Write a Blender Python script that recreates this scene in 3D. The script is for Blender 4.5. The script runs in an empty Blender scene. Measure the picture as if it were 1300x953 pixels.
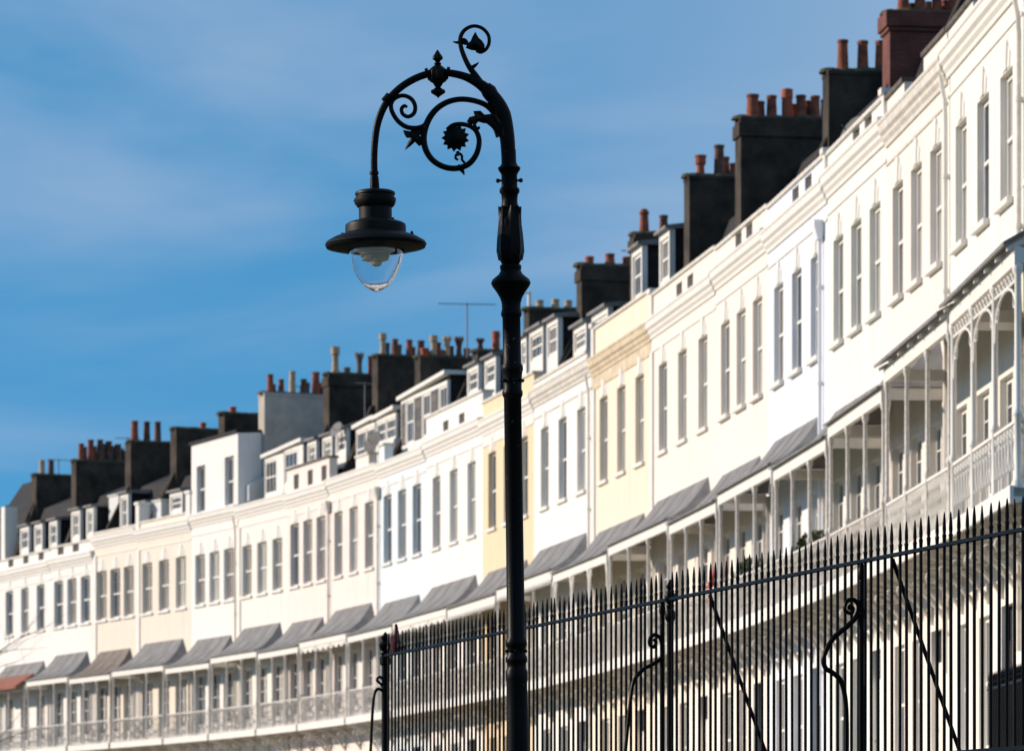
import bpy, bmesh, math, random
from mathutils import Vector, Matrix
random.seed(7)
S = bpy.context.scene
C = S.collection
R = math.radians
EYE = 1.6                      # camera height above the road

# ------------------------------------------------------------------ camera
cam_d = bpy.data.cameras.new('camera'); cam = bpy.data.objects.new('camera', cam_d); C.objects.link(cam)
cam.location = (0, 0, EYE); cam.rotation_euler = (R(90), 0, 0)
cam_d.sensor_width = 36; cam_d.lens = 149.1; cam_d.shift_y = 0.4888
cam_d.clip_start = 0.5; cam_d.clip_end = 6000
cam_d.dof.use_dof = True; cam_d.dof.focus_distance = 25.0; cam_d.dof.aperture_fstop = 7.0
S.camera = cam

# ------------------------------------------------------------------ light
SUN_AZ, SUN_EL = -80.0, 21.0   # degrees; azimuth from +Y, negative = left
S.view_settings.view_transform = 'Standard'; S.view_settings.look = 'None'
S.view_settings.gamma = 1; S.view_settings.use_curve_mapping = False
S.view_settings.exposure = 0.27
sd = bpy.data.lights.new('sun', 'SUN'); so = bpy.data.objects.new('sun', sd); C.objects.link(so)
sd.energy = 4.1; sd.angle = R(0.53); sd.color = (1.0, 0.84, 0.69)
dirv = Vector((math.sin(R(SUN_AZ))*math.cos(R(SUN_EL)), math.cos(R(SUN_AZ))*math.cos(R(SUN_EL)), math.sin(R(SUN_EL))))
so.rotation_euler = dirv.to_track_quat('Z', 'Y').to_euler(); so.location = (-40, 40, 60)

W = bpy.data.worlds.new('World'); S.world = W; W.use_nodes = True
nt = W.node_tree; nt.nodes.clear(); N = nt.nodes.new; K = nt.links.new
out = N('ShaderNodeOutputWorld'); bg = N('ShaderNodeBackground'); bg.inputs[1].default_value = 0.15
sky = N('ShaderNodeTexSky'); sky.sky_type = 'NISHITA'; sky.sun_disc = False
sky.sun_elevation = R(SUN_EL); sky.sun_rotation = R(SUN_AZ); sky.air_density = 1.0; sky.dust_density = 0.4; sky.ozone_density = 2.0
tc = N('ShaderNodeTexCoord')
ad = N('ShaderNodeVectorMath'); ad.operation = 'ADD'; ad.inputs[1].default_value = (0.25, 0, 0.42)
nm = N('ShaderNodeVectorMath'); nm.operation = 'NORMALIZE'
K(tc.outputs['Generated'], ad.inputs[0]); K(ad.outputs[0], nm.inputs[0]); K(nm.outputs[0], sky.inputs[0])
hs = N('ShaderNodeHueSaturation'); hs.inputs['Saturation'].default_value = 1.33; hs.inputs['Hue'].default_value = 0.485; hs.inputs['Value'].default_value = 1.22
K(sky.outputs[0], hs.inputs['Color'])
# thin streaky cloud
mp = N('ShaderNodeMapping'); mp.inputs['Scale'].default_value = (4.0, 4.0, 15.0); mp.inputs['Rotation'].default_value = (0, R(-10), 0); mp.inputs['Location'].default_value = (0.35, 0, 2.2)
K(tc.outputs['Generated'], mp.inputs[0])
nz = N('ShaderNodeTexNoise'); nz.inputs['Scale'].default_value = 1.0; nz.inputs['Detail'].default_value = 5; nz.inputs['Roughness'].default_value = 0.5; nz.inputs['Distortion'].default_value = 0.4
K(mp.outputs[0], nz.inputs['Vector'])
cr = N('ShaderNodeMapRange'); cr.inputs['From Min'].default_value = 0.44; cr.inputs['From Max'].default_value = 0.72; cr.inputs['To Max'].default_value = 0.42; cr.interpolation_type = 'SMOOTHSTEP'
K(nz.outputs['Fac'], cr.inputs['Value'])
sx = N('ShaderNodeSeparateXYZ'); K(tc.outputs['Generated'], sx.inputs[0])
cw = N('ShaderNodeMapRange'); cw.inputs['From Min'].default_value = -0.05; cw.inputs['From Max'].default_value = 0.14; cw.inputs['To Max'].default_value = 0.48; cw.interpolation_type = 'SMOOTHSTEP'
K(sx.outputs['X'], cw.inputs['Value'])
sm = N('ShaderNodeMath'); sm.operation = 'ADD'; sm.use_clamp = True; K(cr.outputs[0], sm.inputs[0]); K(cw.outputs[0], sm.inputs[1])
mx = N('ShaderNodeMix'); mx.data_type = 'RGBA'; K(sm.outputs[0], mx.inputs['Factor']); K(hs.outputs[0], mx.inputs['A'])
mx.inputs['B'].default_value = (3.0, 3.35, 4.2, 1)
K(mx.outputs['Result'], bg.inputs[0]); K(bg.outputs[0], out.inputs[0])

# ------------------------------------------------------------------ helpers
def tag(o, label=None, cat=None, group=None, kind=None):
    if label: o['label'] = label
    if cat: o['category'] = cat
    if group: o['group'] = group
    if kind: o['kind'] = kind
    return o
def empty(name, loc, rz=0):
    o = bpy.data.objects.new(name, None); C.objects.link(o); o.location = loc; o.rotation_euler = (0, 0, rz); o.empty_display_size = .3
    return o
class MB:
    def __init__(s): s.v = []; s.f = []; s.sm = []
    def add(s, vs, fs, smooth=False):
        n = len(s.v); s.v += [tuple(p) for p in vs]; s.f += [tuple(i+n for i in f) for f in fs]; s.sm += [smooth]*len(fs); return s
    def box(s, x0, x1, y0, y1, z0, z1):
        return s.add([(x0,y0,z0),(x1,y0,z0),(x1,y1,z0),(x0,y1,z0),(x0,y0,z1),(x1,y0,z1),(x1,y1,z1),(x0,y1,z1)],
                     [(0,3,2,1),(4,5,6,7),(0,1,5,4),(1,2,6,5),(2,3,7,6),(3,0,4,7)])
    def quad(s, a, b, c, d): return s.add([a,b,c,d], [(0,1,2,3)])
    def tube(s, pts, rads, seg=8, cap=True):
        pts = [Vector(p) for p in pts]
        if not isinstance(rads, (list, tuple)): rads = [rads]*len(pts)
        vs = []; up = None
        for i, p in enumerate(pts):
            a = pts[max(i-1, 0)]; b = pts[min(i+1, len(pts)-1)]; t = (b-a).normalized()
            if up is None:
                up = Vector((0,1,0)) if abs(t.y) < .9 else Vector((1,0,0))
            n = (up - t*up.dot(t)).normalized(); up = n; m = t.cross(n)
            for k in range(seg):
                th = 2*math.pi*k/seg; vs.append(p + (n*math.cos(th)+m*math.sin(th))*rads[i])
        fs = []
        for i in range(len(pts)-1):
            for k in range(seg):
                fs.append((i*seg+k, i*seg+(k+1)%seg, (i+1)*seg+(k+1)%seg, (i+1)*seg+k))
        if cap: fs.append(tuple(range(seg))[::-1]); fs.append(tuple((len(pts)-1)*seg+k for k in range(seg)))
        return s.add(vs, fs, True)
    def lathe(s, prof, seg=24, c=(0,0,0), flute=0):
        vs = []
        for (r, z) in prof:
            for k in range(seg):
                th = 2*math.pi*k/seg; q = r*(1+(flute*(1 if k % 2 else -1)))
                vs.append((c[0]+q*math.cos(th), c[1]+q*math.sin(th), c[2]+z))
        fs = [(i*seg+k, i*seg+(k+1)%seg, (i+1)*seg+(k+1)%seg, (i+1)*seg+k) for i in range(len(prof)-1) for k in range(seg)]
        if prof[0][0] > 1e-4: fs.append(tuple(range(seg))[::-1])
        if prof[-1][0] > 1e-4: fs.append(tuple((len(prof)-1)*seg+k for k in range(seg)))
        return s.add(vs, fs, True)
    def extr_x(s, prof, x0, x1):      # closed profile of (y,z) extruded along x
        n = len(prof); vs = [(x0,y,z) for y,z in prof]+[(x1,y,z) for y,z in prof]
        fs = [(i, (i+1)%n, n+(i+1)%n, n+i) for i in range(n)]+[tuple(range(n))[::-1], tuple(range(n, 2*n))]
        return s.add(vs, fs)
    def prism_x(s, poly, x0, x1): return s.extr_x(poly, x0, x1)
    def prism_y(s, poly, y0, y1):
        n = len(poly); vs = [(x,y0,z) for x,z in poly]+[(x,y1,z) for x,z in poly]
        fs = [(i, (i+1)%n, n+(i+1)%n, n+i) for i in range(n)]+[tuple(range(n))[::-1], tuple(range(n, 2*n))]
        return s.add(vs, fs)
    def build(s, name, mat, parent=None, bevel=0):
        me = bpy.data.meshes.new(name); me.from_pydata(s.v, [], s.f); me.update()
        bm = bmesh.new(); bm.from_mesh(me); bmesh.ops.remove_doubles(bm, verts=bm.verts, dist=1e-5)
        bmesh.ops.recalc_face_normals(bm, faces=bm.faces); bm.to_mesh(me); bm.free()
        if any(s.sm):
            for p in me.polygons: p.use_smooth = True
            try: me.set_sharp_from_angle(angle=R(40))
            except Exception: pass
        me.materials.append(mat)
        o = bpy.data.objects.new(name, me); C.objects.link(o)
        if parent: o.parent = parent
        if bevel:
            b = o.modifiers.new('bevel', 'BEVEL'); b.width = bevel; b.segments = 2; b.limit_method = 'ANGLE'
        return o
def wall_holes(mb, x0, x1, z0, z1, holes, depth, y=0.0):
    """front sheet at y with openings (xa,xb,za,zb) and reveals of the given depth"""
    xs = sorted({x0, x1, *[h[0] for h in holes], *[h[1] for h in holes]}); zs = sorted({z0, z1, *[h[2] for h in holes], *[h[3] for h in holes]})
    for i in range(len(xs)-1):
        for j in range(len(zs)-1):
            cx = (xs[i]+xs[i+1])/2; cz = (zs[j]+zs[j+1])/2
            if any(h[0] < cx < h[1] and h[2] < cz < h[3] for h in holes): continue
            mb.quad((xs[i],y,zs[j]), (xs[i+1],y,zs[j]), (xs[i+1],y,zs[j+1]), (xs[i],y,zs[j+1]))
    for (a, b, c, d) in holes:
        e = y+depth
        mb.quad((a,y,c),(a,e,c),(a,e,d),(a,y,d)); mb.quad((b,y,c),(b,e,c),(b,e,d),(b,y,d))
        mb.quad((a,y,c),(b,y,c),(b,e,c),(a,e,c)); mb.quad((a,y,d),(b,y,d),(b,e,d),(a,e,d))

# ------------------------------------------------------------------ materials
MATS = {}
def base_mat(name):
    m = bpy.data.materials.new(name); m.use_nodes = True; n = m.node_tree
    return m, n, n.nodes['Principled BSDF']
def noisy(name, col, rough=.7, var=.15, scale=6, bump=.1, metal=0, streak=0, spec=None, dark=None, bscale=None):
    """a surface with noise in colour, optional rain streaks and fine bump"""
    if name in MATS: return MATS[name]
    m, n, b = base_mat(name); N = n.nodes.new; K = n.links.new
    tc = N('ShaderNodeTexCoord'); nz = N('ShaderNodeTexNoise'); nz.inputs['Scale'].default_value = scale; nz.inputs['Detail'].default_value = 8; nz.inputs['Roughness'].default_value = .62
    K(tc.outputs['Object'], nz.inputs['Vector'])
    rp = N('ShaderNodeMapRange'); rp.inputs['From Min'].default_value = .35; rp.inputs['From Max'].default_value = .7; K(nz.outputs['Fac'], rp.inputs['Value'])
    mx = N('ShaderNodeMix'); mx.data_type = 'RGBA'; K(rp.outputs[0], mx.inputs['Factor'])
    mx.inputs['A'].default_value = (*col, 1); d = dark or tuple(c*(1-var) for c in col); mx.inputs['B'].default_value = (*d, 1)
    last = mx.outputs['Result']
    if streak:
        mp = N('ShaderNodeMapping'); mp.inputs['Scale'].default_value = (5, 5, .35); K(tc.outputs['Object'], mp.inputs[0])
        n2 = N('ShaderNodeTexNoise'); n2.inputs['Scale'].default_value = 1.6; n2.inputs['Detail'].default_value = 6; K(mp.outputs[0], n2.inputs['Vector'])
        r2 = N('ShaderNodeMapRange'); r2.inputs['From Min'].default_value = .52; r2.inputs['From Max'].default_value = .78; r2.inputs['To Max'].default_value = streak; K(n2.outputs['Fac'], r2.inputs['Value'])
        m2 = N('ShaderNodeMix'); m2.data_type = 'RGBA'; K(r2.outputs[0], m2.inputs['Factor']); K(last, m2.inputs['A']); m2.inputs['B'].default_value = (.36, .31, .25, 1)
        last = m2.outputs['Result']
    K(last, b.inputs['Base Color']); b.inputs['Roughness'].default_value = rough; b.inputs['Metallic'].default_value = metal
    if spec is not None: b.inputs['Specular IOR Level'].default_value = spec
    if bump:
        n3 = N('ShaderNodeTexNoise'); n3.inputs['Scale'].default_value = bscale or scale*5; n3.inputs['Detail'].default_value = 4; K(tc.outputs['Object'], n3.inputs['Vector'])
        bp = N('ShaderNodeBump'); bp.inputs['Strength'].default_value = bump; bp.inputs['Distance'].default_value = .02; K(n3.outputs['Fac'], bp.inputs['Height']); K(bp.outputs[0], b.inputs['Normal'])
    MATS[name] = m; return m
def stucco(name, col): return noisy('stucco_'+name, col, .85, .06, 1.3, .08, streak=.34)
def bricks(name, c1, c2, mort, bw=.22, rh=.075, axis='yz', ms=.012):
    m, n, b = base_mat(name); N = n.nodes.new; K = n.links.new
    tc = N('ShaderNodeTexCoord'); sp = N('ShaderNodeSeparateXYZ'); cb = N('ShaderNodeCombineXYZ'); K(tc.outputs['Object'], sp.inputs[0])
    add = N('ShaderNodeMath'); add.operation = 'ADD'; K(sp.outputs['X'], add.inputs[0]); K(sp.outputs['Y'], add.inputs[1])
    K(add.outputs[0], cb.inputs[0]); K(sp.outputs['Z'], cb.inputs[1])
    br = N('ShaderNodeTexBrick'); K(cb.outputs[0], br.inputs['Vector']); br.inputs['Scale'].default_value = 1
    br.inputs['Brick Width'].default_value = bw; br.inputs['Row Height'].default_value = rh; br.inputs['Mortar Size'].default_value = ms
    br.inputs['Color1'].default_value = (*c1, 1); br.inputs['Color2'].default_value = (*c2, 1); br.inputs['Mortar'].default_value = (*mort, 1)
    nz = N('ShaderNodeTexNoise'); nz.inputs['Scale'].default_value = 2.5; nz.inputs['Detail'].default_value = 6; K(tc.outputs['Object'], nz.inputs['Vector'])
    mm = N('ShaderNodeMix'); mm.data_type = 'RGBA'; mm.blend_type = 'MULTIPLY'; mm.inputs['Factor'].default_value = .8; K(br.outputs['Color'], mm.inputs['A']); K(nz.outputs['Fac'], mm.inputs['B'])
    K(mm.outputs['Result'], b.inputs['Base Color']); b.inputs['Roughness'].default_value = .85
    bp = N('ShaderNodeBump'); bp.inputs['Strength'].default_value = .4; bp.inputs['Distance'].default_value = .01; K(br.outputs['Fac'], bp.inputs['Height']); bp.invert = True; K(bp.outputs[0], b.inputs['Normal'])
    MATS[name] = m; return m
white = noisy('white_paint', (.81,.78,.72), .6, .08, 3, .04, streak=.12)
trim = noisy('old_white_paint', (.74,.70,.63), .7, .28, 5, .15, streak=.3)
ironw = noisy('off_white_iron', (.74,.70,.64), .55, .35, 14, .1)
lead = noisy('lead_sheet', (.25,.245,.24), .7, .3, 2.5, .25, metal=.0, dark=(.14,.135,.13))
leadb = noisy('brown_lead', (.22,.18,.14), .7, .4, 4, .3, dark=(.12,.10,.09))
slate = bricks('slate_tiles', (.028,.027,.028), (.015,.015,.016), (.015,.015,.017), .3, .2, ms=.015)
greyslate = bricks('grey_slate', (.24,.22,.21), (.17,.16,.155), (.08,.08,.08), .28, .3, ms=.02)
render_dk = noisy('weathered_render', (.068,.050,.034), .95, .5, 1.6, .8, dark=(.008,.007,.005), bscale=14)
render_cr = noisy('cream_render', (.50,.45,.38), .9, .3, 2, .3)
render_wh = noisy('white_render', (.72,.72,.70), .9, .15, 2, .2, streak=.2)
moss = noisy('mossy_mortar', (.10,.085,.045), 1, .6, 6, 1, dark=(.035,.045,.018))
redbrick = bricks('red_brick', (.33,.075,.045), (.25,.055,.035), (.12,.08,.065))
terr = noisy('terracotta', (.34,.085,.035), .85, .5, 5, .2, dark=(.085,.03,.018))
orange = noisy('orange_clay', (.46,.10,.04), .8, .3, 6, .15, dark=(.2,.05,.03))
brownclay = noisy('sooty_clay', (.17,.075,.045), .9, .5, 5, .2, dark=(.035,.022,.017))
tan = noisy('buff_clay', (.52,.38,.24), .8, .3, 7, .2, dark=(.28,.20,.13))
greyclay = noisy('grey_clay', (.16,.15,.14), .85, .3, 7, .2)
asph = noisy('asphalt', (.05,.05,.052), .9, .3, 20, .3)
pave = noisy('paving_stone', (.42,.37,.30), .9, .25, 2, .2)
grass_m = noisy('turf', (.05,.075,.02), 1, .5, 3, .8, dark=(.03,.04,.012))
stone_m = noisy('rubble_stone', (.16,.14,.12), .9, .5, 3, .8, dark=(.07,.06,.05))
cablem = noisy('dull_metal', (.12,.12,.13), .5, .2, 9, 0)
redm = noisy('red_paint', (.45,.05,.03), .6, .2, 9, 0)
wool = noisy('maroon_wool', (.07,.006,.014), 1, .3, 30, .6)
bark = noisy('bark', (.14,.10,.075), .9, .4, 12, .4)
leafm = noisy('leaf_green', (.07,.10,.03), .6, .4, 9, .1)
potm = noisy('glazed_pot', (.25,.10,.06), .5, .2, 9, 0)
tiled_red = noisy('rust_tile', (.33,.12,.075), .9, .4, 4, .4, dark=(.2,.08,.06))

def black_iron():
    m, n, b = base_mat('black_gloss_iron'); N = n.nodes.new; K = n.links.new
    tc = N('ShaderNodeTexCoord'); nz = N('ShaderNodeTexNoise'); nz.inputs['Scale'].default_value = 34; nz.inputs['Detail'].default_value = 6; K(tc.outputs['Object'], nz.inputs['Vector'])
    cr = N('ShaderNodeValToRGB'); cr.color_ramp.elements[0].position = .70; cr.color_ramp.elements[0].color = (.002,.002,.002,1); cr.color_ramp.elements[1].position = .76; cr.color_ramp.elements[1].color = (.11,.10,.09,1)
    K(nz.outputs['Fac'], cr.inputs[0]); K(cr.outputs[0], b.inputs['Base Color'])
    b.inputs['Roughness'].default_value = .42; b.inputs['Specular IOR Level'].default_value = .09
    n3 = N('ShaderNodeTexNoise'); n3.inputs['Scale'].default_value = 60; n3.inputs['Detail'].default_value = 3; K(tc.outputs['Object'], n3.inputs['Vector'])
    bp = N('ShaderNodeBump'); bp.inputs['Strength'].default_value = .25; bp.inputs['Distance'].default_value = .004; K(n3.outputs['Fac'], bp.inputs['Height']); K(bp.outputs[0], b.inputs['Normal'])
    return m
iron = black_iron()
def pane_mat(name, c1, c2, rough=.06, metal=0):
    m, n, b = base_mat(name); N = n.nodes.new; K = n.links.new
    tc = N('ShaderNodeTexCoord'); sp = N('ShaderNodeSeparateXYZ'); K(tc.outputs['Object'], sp.inputs[0])
    oi = N('ShaderNodeObjectInfo')
    nz = N('ShaderNodeTexNoise'); nz.inputs['Scale'].default_value = 1.3; nz.inputs['Detail'].default_value = 2
    va = N('ShaderNodeVectorMath'); va.operation = 'ADD'; K(tc.outputs['Object'], va.inputs[0]); K(oi.outputs['Random'], va.inputs[1]); K(va.outputs[0], nz.inputs['Vector'])
    mx = N('ShaderNodeMix'); mx.data_type = 'RGBA'; K(nz.outputs['Fac'], mx.inputs['Factor']); mx.inputs['A'].default_value = (*c1,1); mx.inputs['B'].default_value = (*c2,1)
    K(mx.outputs['Result'], b.inputs['Base Color']); b.inputs['Roughness'].default_value = rough; b.inputs['Specular IOR Level'].default_value = .8
    n3 = N('ShaderNodeTexNoise'); n3.inputs['Scale'].default_value = 2.2; K(tc.outputs['Object'], n3.inputs['Vector'])
    bp = N('ShaderNodeBump'); bp.inputs['Strength'].default_value = .12; bp.inputs['Distance'].default_value = .02; K(n3.outputs['Fac'], bp.inputs['Height']); K(bp.outputs[0], b.inputs['Normal'])
    return m
pane_dark = pane_mat('window_glass', (.03,.035,.045), (.10,.10,.11))
pane_pale = pane_mat('window_glass_with_blind', (.40,.37,.33), (.55,.52,.47), .12)
pane_mid = pane_mat('window_glass_with_curtain', (.16,.14,.12), (.34,.30,.26), .08)

# ------------------------------------------------------------------ setting
FA = Vector((2.955, 24.48)); FB = Vector((-1.143, 38.46)); FD = (FB-FA).normalized(); FN = Vector((FD.y, -FD.x))   # railing line; FN points to the terrace side
ZT = 2.9                       # terrace level in front of the houses
BND = [(7.483, 54.162), (7.264, 60.458), (6.897, 67.038), (6.448, 72.945), (5.882, 78.987), (5.16, 85.49), (4.398, 91.449), (3.261, 99.225), (2.038, 106.536), (0.593, 114.125), (-0.83, 120.738), (-2.59, 127.959), (-4.198, 133.778), (-6.014, 139.595), (-7.663, 144.292), (-9.651, 149.339), (-11.628, 153.847), (-14.048, 158.925), (-16.078, 163.056), (-18.235, 167.569), (-20.987, 173.87), (-23.776, 179.82)]
def hgt(x, y):
    p = Vector((x, y))-FA; d = p.dot(FN); t = p.dot(FD)
    # left of the railing: low road; right of it: bank and terrace
    lo = 0.0; a = 2.15 if d > -0.05 else 0.0
    if t > (FB-FA).length:                       # beyond the end post the bank slopes up gently
        e = t-(FB-FA).length; k = min(max((e+d*.6)/14, 0), 1); a = max(a if d > 0 else 0, 2.15*k*k*(3-2*k))
    if y > 48: a += (ZT-.01-2.15)*min((y-48)/6, 1)*(1 if a > 1 else a/2.15)
    return max(lo, a)
g = MB(); xs = [-1500,-600,-250,-120]+[-80+2*i for i in range(30)]+[-20+.5*i for i in range(80)]+[20+2*i for i in range(30)]+[120,250,600,1500]
ys = [-1500,-500,-150,-50,-20,0,8,14]+[16+.5*i for i in range(80)]+[56+3*i for i in range(60)]+[260,400,700,1500,3500]
g.v = [(x, y, hgt(x, y)) for y in ys for x in xs]; nx = len(xs)
g.f = [(j*nx+i, j*nx+i+1, (j+1)*nx+i+1, (j+1)*nx+i) for j in range(len(ys)-1) for i in range(nx-1)]; g.sm = [False]*len(g.f)
tag(g.build('ground', grass_m), kind='structure')
r_ = MB(); r_.quad((-9,-60,.006), (1.6,-60,.006), (1.6,22,.006), (-9,22,.006)); r_.quad((-9,22,.006), (1.6,22,.006), (-3.4,38,.006), (-12,38,.006)); tag(r_.build('road', asph), kind='structure')
def offs(p, k, d):
    a = Vector(BND[max(k-1,0)]); b = Vector(BND[min(k+1,len(BND)-1)]); t = (b-a).normalized(); n = Vector((-t.y, t.x))
    return Vector(p)+n*d
pv = MB()
for k in range(len(BND)-1):
    a0 = offs(BND[k],k,.3-0.5); b0 = offs(BND[k+1],k+1,.3-.5); a1 = offs(BND[k],k,5.5); b1 = offs(BND[k+1],k+1,5.5)
    pv.quad((a0.x,a0.y,ZT+.004),(b0.x,b0.y,ZT+.004),(b1.x,b1.y,ZT+.004),(a1.x,a1.y,ZT+.004))
    pv.quad((a1.x,a1.y,ZT+.004),(b1.x,b1.y,ZT+.004),(b1.x,b1.y,ZT-.25),(a1.x,a1.y,ZT-.25))
tag(pv.build('terrace_pavement', pave), kind='structure')

# ------------------------------------------------------------------ houses
Z = lambda h: h+EYE-ZT         # h = metres above the eye -> z in a house's own frame
CH = { # chimney at the near party wall: (front setback, top, pots (setback, top, radius, style), material)
 4:(1.1,16.07,[(1.43,16.46,.118,'r'),(1.74,16.47,.11,'r'),(2.07,16.46,.103,'r'),(2.38,16.45,.103,'r'),(2.64,16.4,.088,'r')],'brick'),
 5:(1.18,16.22,[(1.53,16.88,.119,'r'),(1.94,16.87,.119,'r'),(2.31,16.88,.119,'r')],'dark'),
 6:(.48,16.33,[(.81,16.87,.145,'r'),(1.23,16.86,.119,'r'),(1.56,17.0,.119,'o'),(1.87,16.88,.119,'r'),(2.18,16.87,.111,'r'),(2.39,16.8,.085,'r')],'dark'),
 7:(.84,16.37,[(1.18,16.89,.129,'f'),(1.62,17.14,.129,'b'),(1.97,16.73,.092,'r')],'dark'),
 8:(1.01,16.13,[(1.31,16.79,.129,'h'),(1.82,16.65,.119,'b')],'dark'),
 9:(1.24,16.44,[(1.54,16.72,.117,'o'),(2.09,16.8,.138,'r'),(2.57,16.73,.138,'r')],'dark'),
 10:(1.27,16.16,[(1.66,16.44,.124,'t'),(2.12,16.48,.124,'t'),(2.52,16.47,.124,'t')],'dark'),
 11:(1.52,15.87,[(1.69,16.28,.107,'c'),(2.18,16.51,.119,'o')],'dark'),
 12:(1.26,16.41,[(1.49,16.7,.137,'o'),(1.8,17.11,.137,'k'),(2.04,16.67,.11,'o'),(2.24,17.12,.115,'c'),(2.63,17.11,.125,'c'),(2.89,16.75,.1,'o')],'dark'),
 13:(1.57,17.17,[(1.84,17.93,.13,'k'),(2.27,17.77,.117,'r'),(2.76,17.76,.117,'r'),(3.17,17.75,.131,'b')],'dark'),
 14:(1.41,17.13,[(1.75,18.08,.161,'k'),(2.17,17.4,.121,'g'),(2.62,17.93,.135,'c'),(3.05,17.82,.135,'r')],'dark'),
 15:(.88,17.04,[(1.2,17.72,.125,'r'),(1.64,17.57,.111,'r'),(2.06,17.87,.125,'t'),(2.47,17.61,.126,'b'),(2.92,17.88,.154,'r'),(3.24,17.42,.112,'b')],'cream'),
 16:(1.16,16.82,[(1.62,17.1,.129,'o')],'dark'),
 17:(1.45,16.83,[(2.66,17.12,.119,'o')],'dark'),
 18:(1.39,16.75,[(1.68,17.58,.152,'r'),(2.16,17.57,.137,'b'),(2.62,17.59,.137,'b')],'dark'),
 19:(.95,16.44,[(1.27,17.14,.125,'r'),(1.67,17.31,.141,'r'),(2.06,17.33,.141,'b'),(2.42,17.28,.141,'b'),(2.79,17.17,.141,'b'),(3.08,16.93,.11,'b')],'dark'),
 20:(1.45,16.49,[(1.79,17.12,.13,'t'),(2.2,17.14,.13,'b')],'dark'),
}
POTM = {'r':terr,'o':orange,'b':brownclay,'t':tan,'k':tan,'c':brownclay,'f':orange,'h':terr,'g':greyclay}
def pot(sty, r, h, c, parent):
    m = MB(); k = 1.08
    if sty in 'rbt':
        pr = [(r*1.12,-.1),(r*1.12,.03),(r*1.02,.05),(r*.86,h*.82),(r*.84,h-.07),(r*.97,h-.06),(r*.97,h-.005),(r*.80,h),(r*.72,h-.03),(r*.7,h-.3)]
    elif sty in 'og':
        pr = [(r*1.0,-.1),(r*1.0,h*.6),(r*.95,h*.68),(r*1.08,h*.7),(r*1.08,h-.01),(r*.88,h),(r*.8,h-.03),(r*.8,h-.15)]
    elif sty == 'f':
        pr = [(r*.8,-.1),(r*.8,.1),(r*.72,.2),(r*.72,h*.55),(r*1.0,h*.62),(r*1.0,h*.9),(r*1.1,h*.92),(r*1.1,h),(r*.8,h),(r*.8,h-.2)]
    elif sty == 'h':
        pr = [(r*1.1,-.1),(r*1.02,.04),(r*.82,h*.72),(r*.82,h*.78),(r*1.0,h*.80),(r*.98,h*.86),(r*.8,h*.94),(r*.45,h),(0,h+.01)]
    elif sty == 'k':
        pr = [(r*1.1,-.1),(r*1.05,.05),(r*.75,.2),(r*.66,h*.55),(r*.72,h*.7),(r*.98,h*.74),(r*.98,h*.80),(r*.9,h*.82),(r*.98,h*.86),(r*.98,h*.92),(r*.9,h*.94),(r*.98,h),(r*.7,h),(r*.7,h-.2)]
    else:
        pr = [(r*1.05,-.1),(r*1.0,.05),(r*.72,.18),(r*.66,h*.5),(r*.9,h*.72),(r*1.0,h*.84),(r*.8,h*.86),(r*.75,h*.7)]
        for q in range(6):
            th = q*math.pi/3; x = c[0]+.88*r*math.cos(th); y = c[1]+.88*r*math.sin(th)
            m.tube([(x,y,c[2]+h*.8),(x,y,c[2]+h*.92),(x+.1*r*math.cos(th),y+.1*r*math.sin(th),c[2]+h)], [.05,.045,.015], 6)
    m.lathe(pr, 16, c)
    o = m.build('chimney_pot', POTM[sty], parent)
    return o

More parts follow.
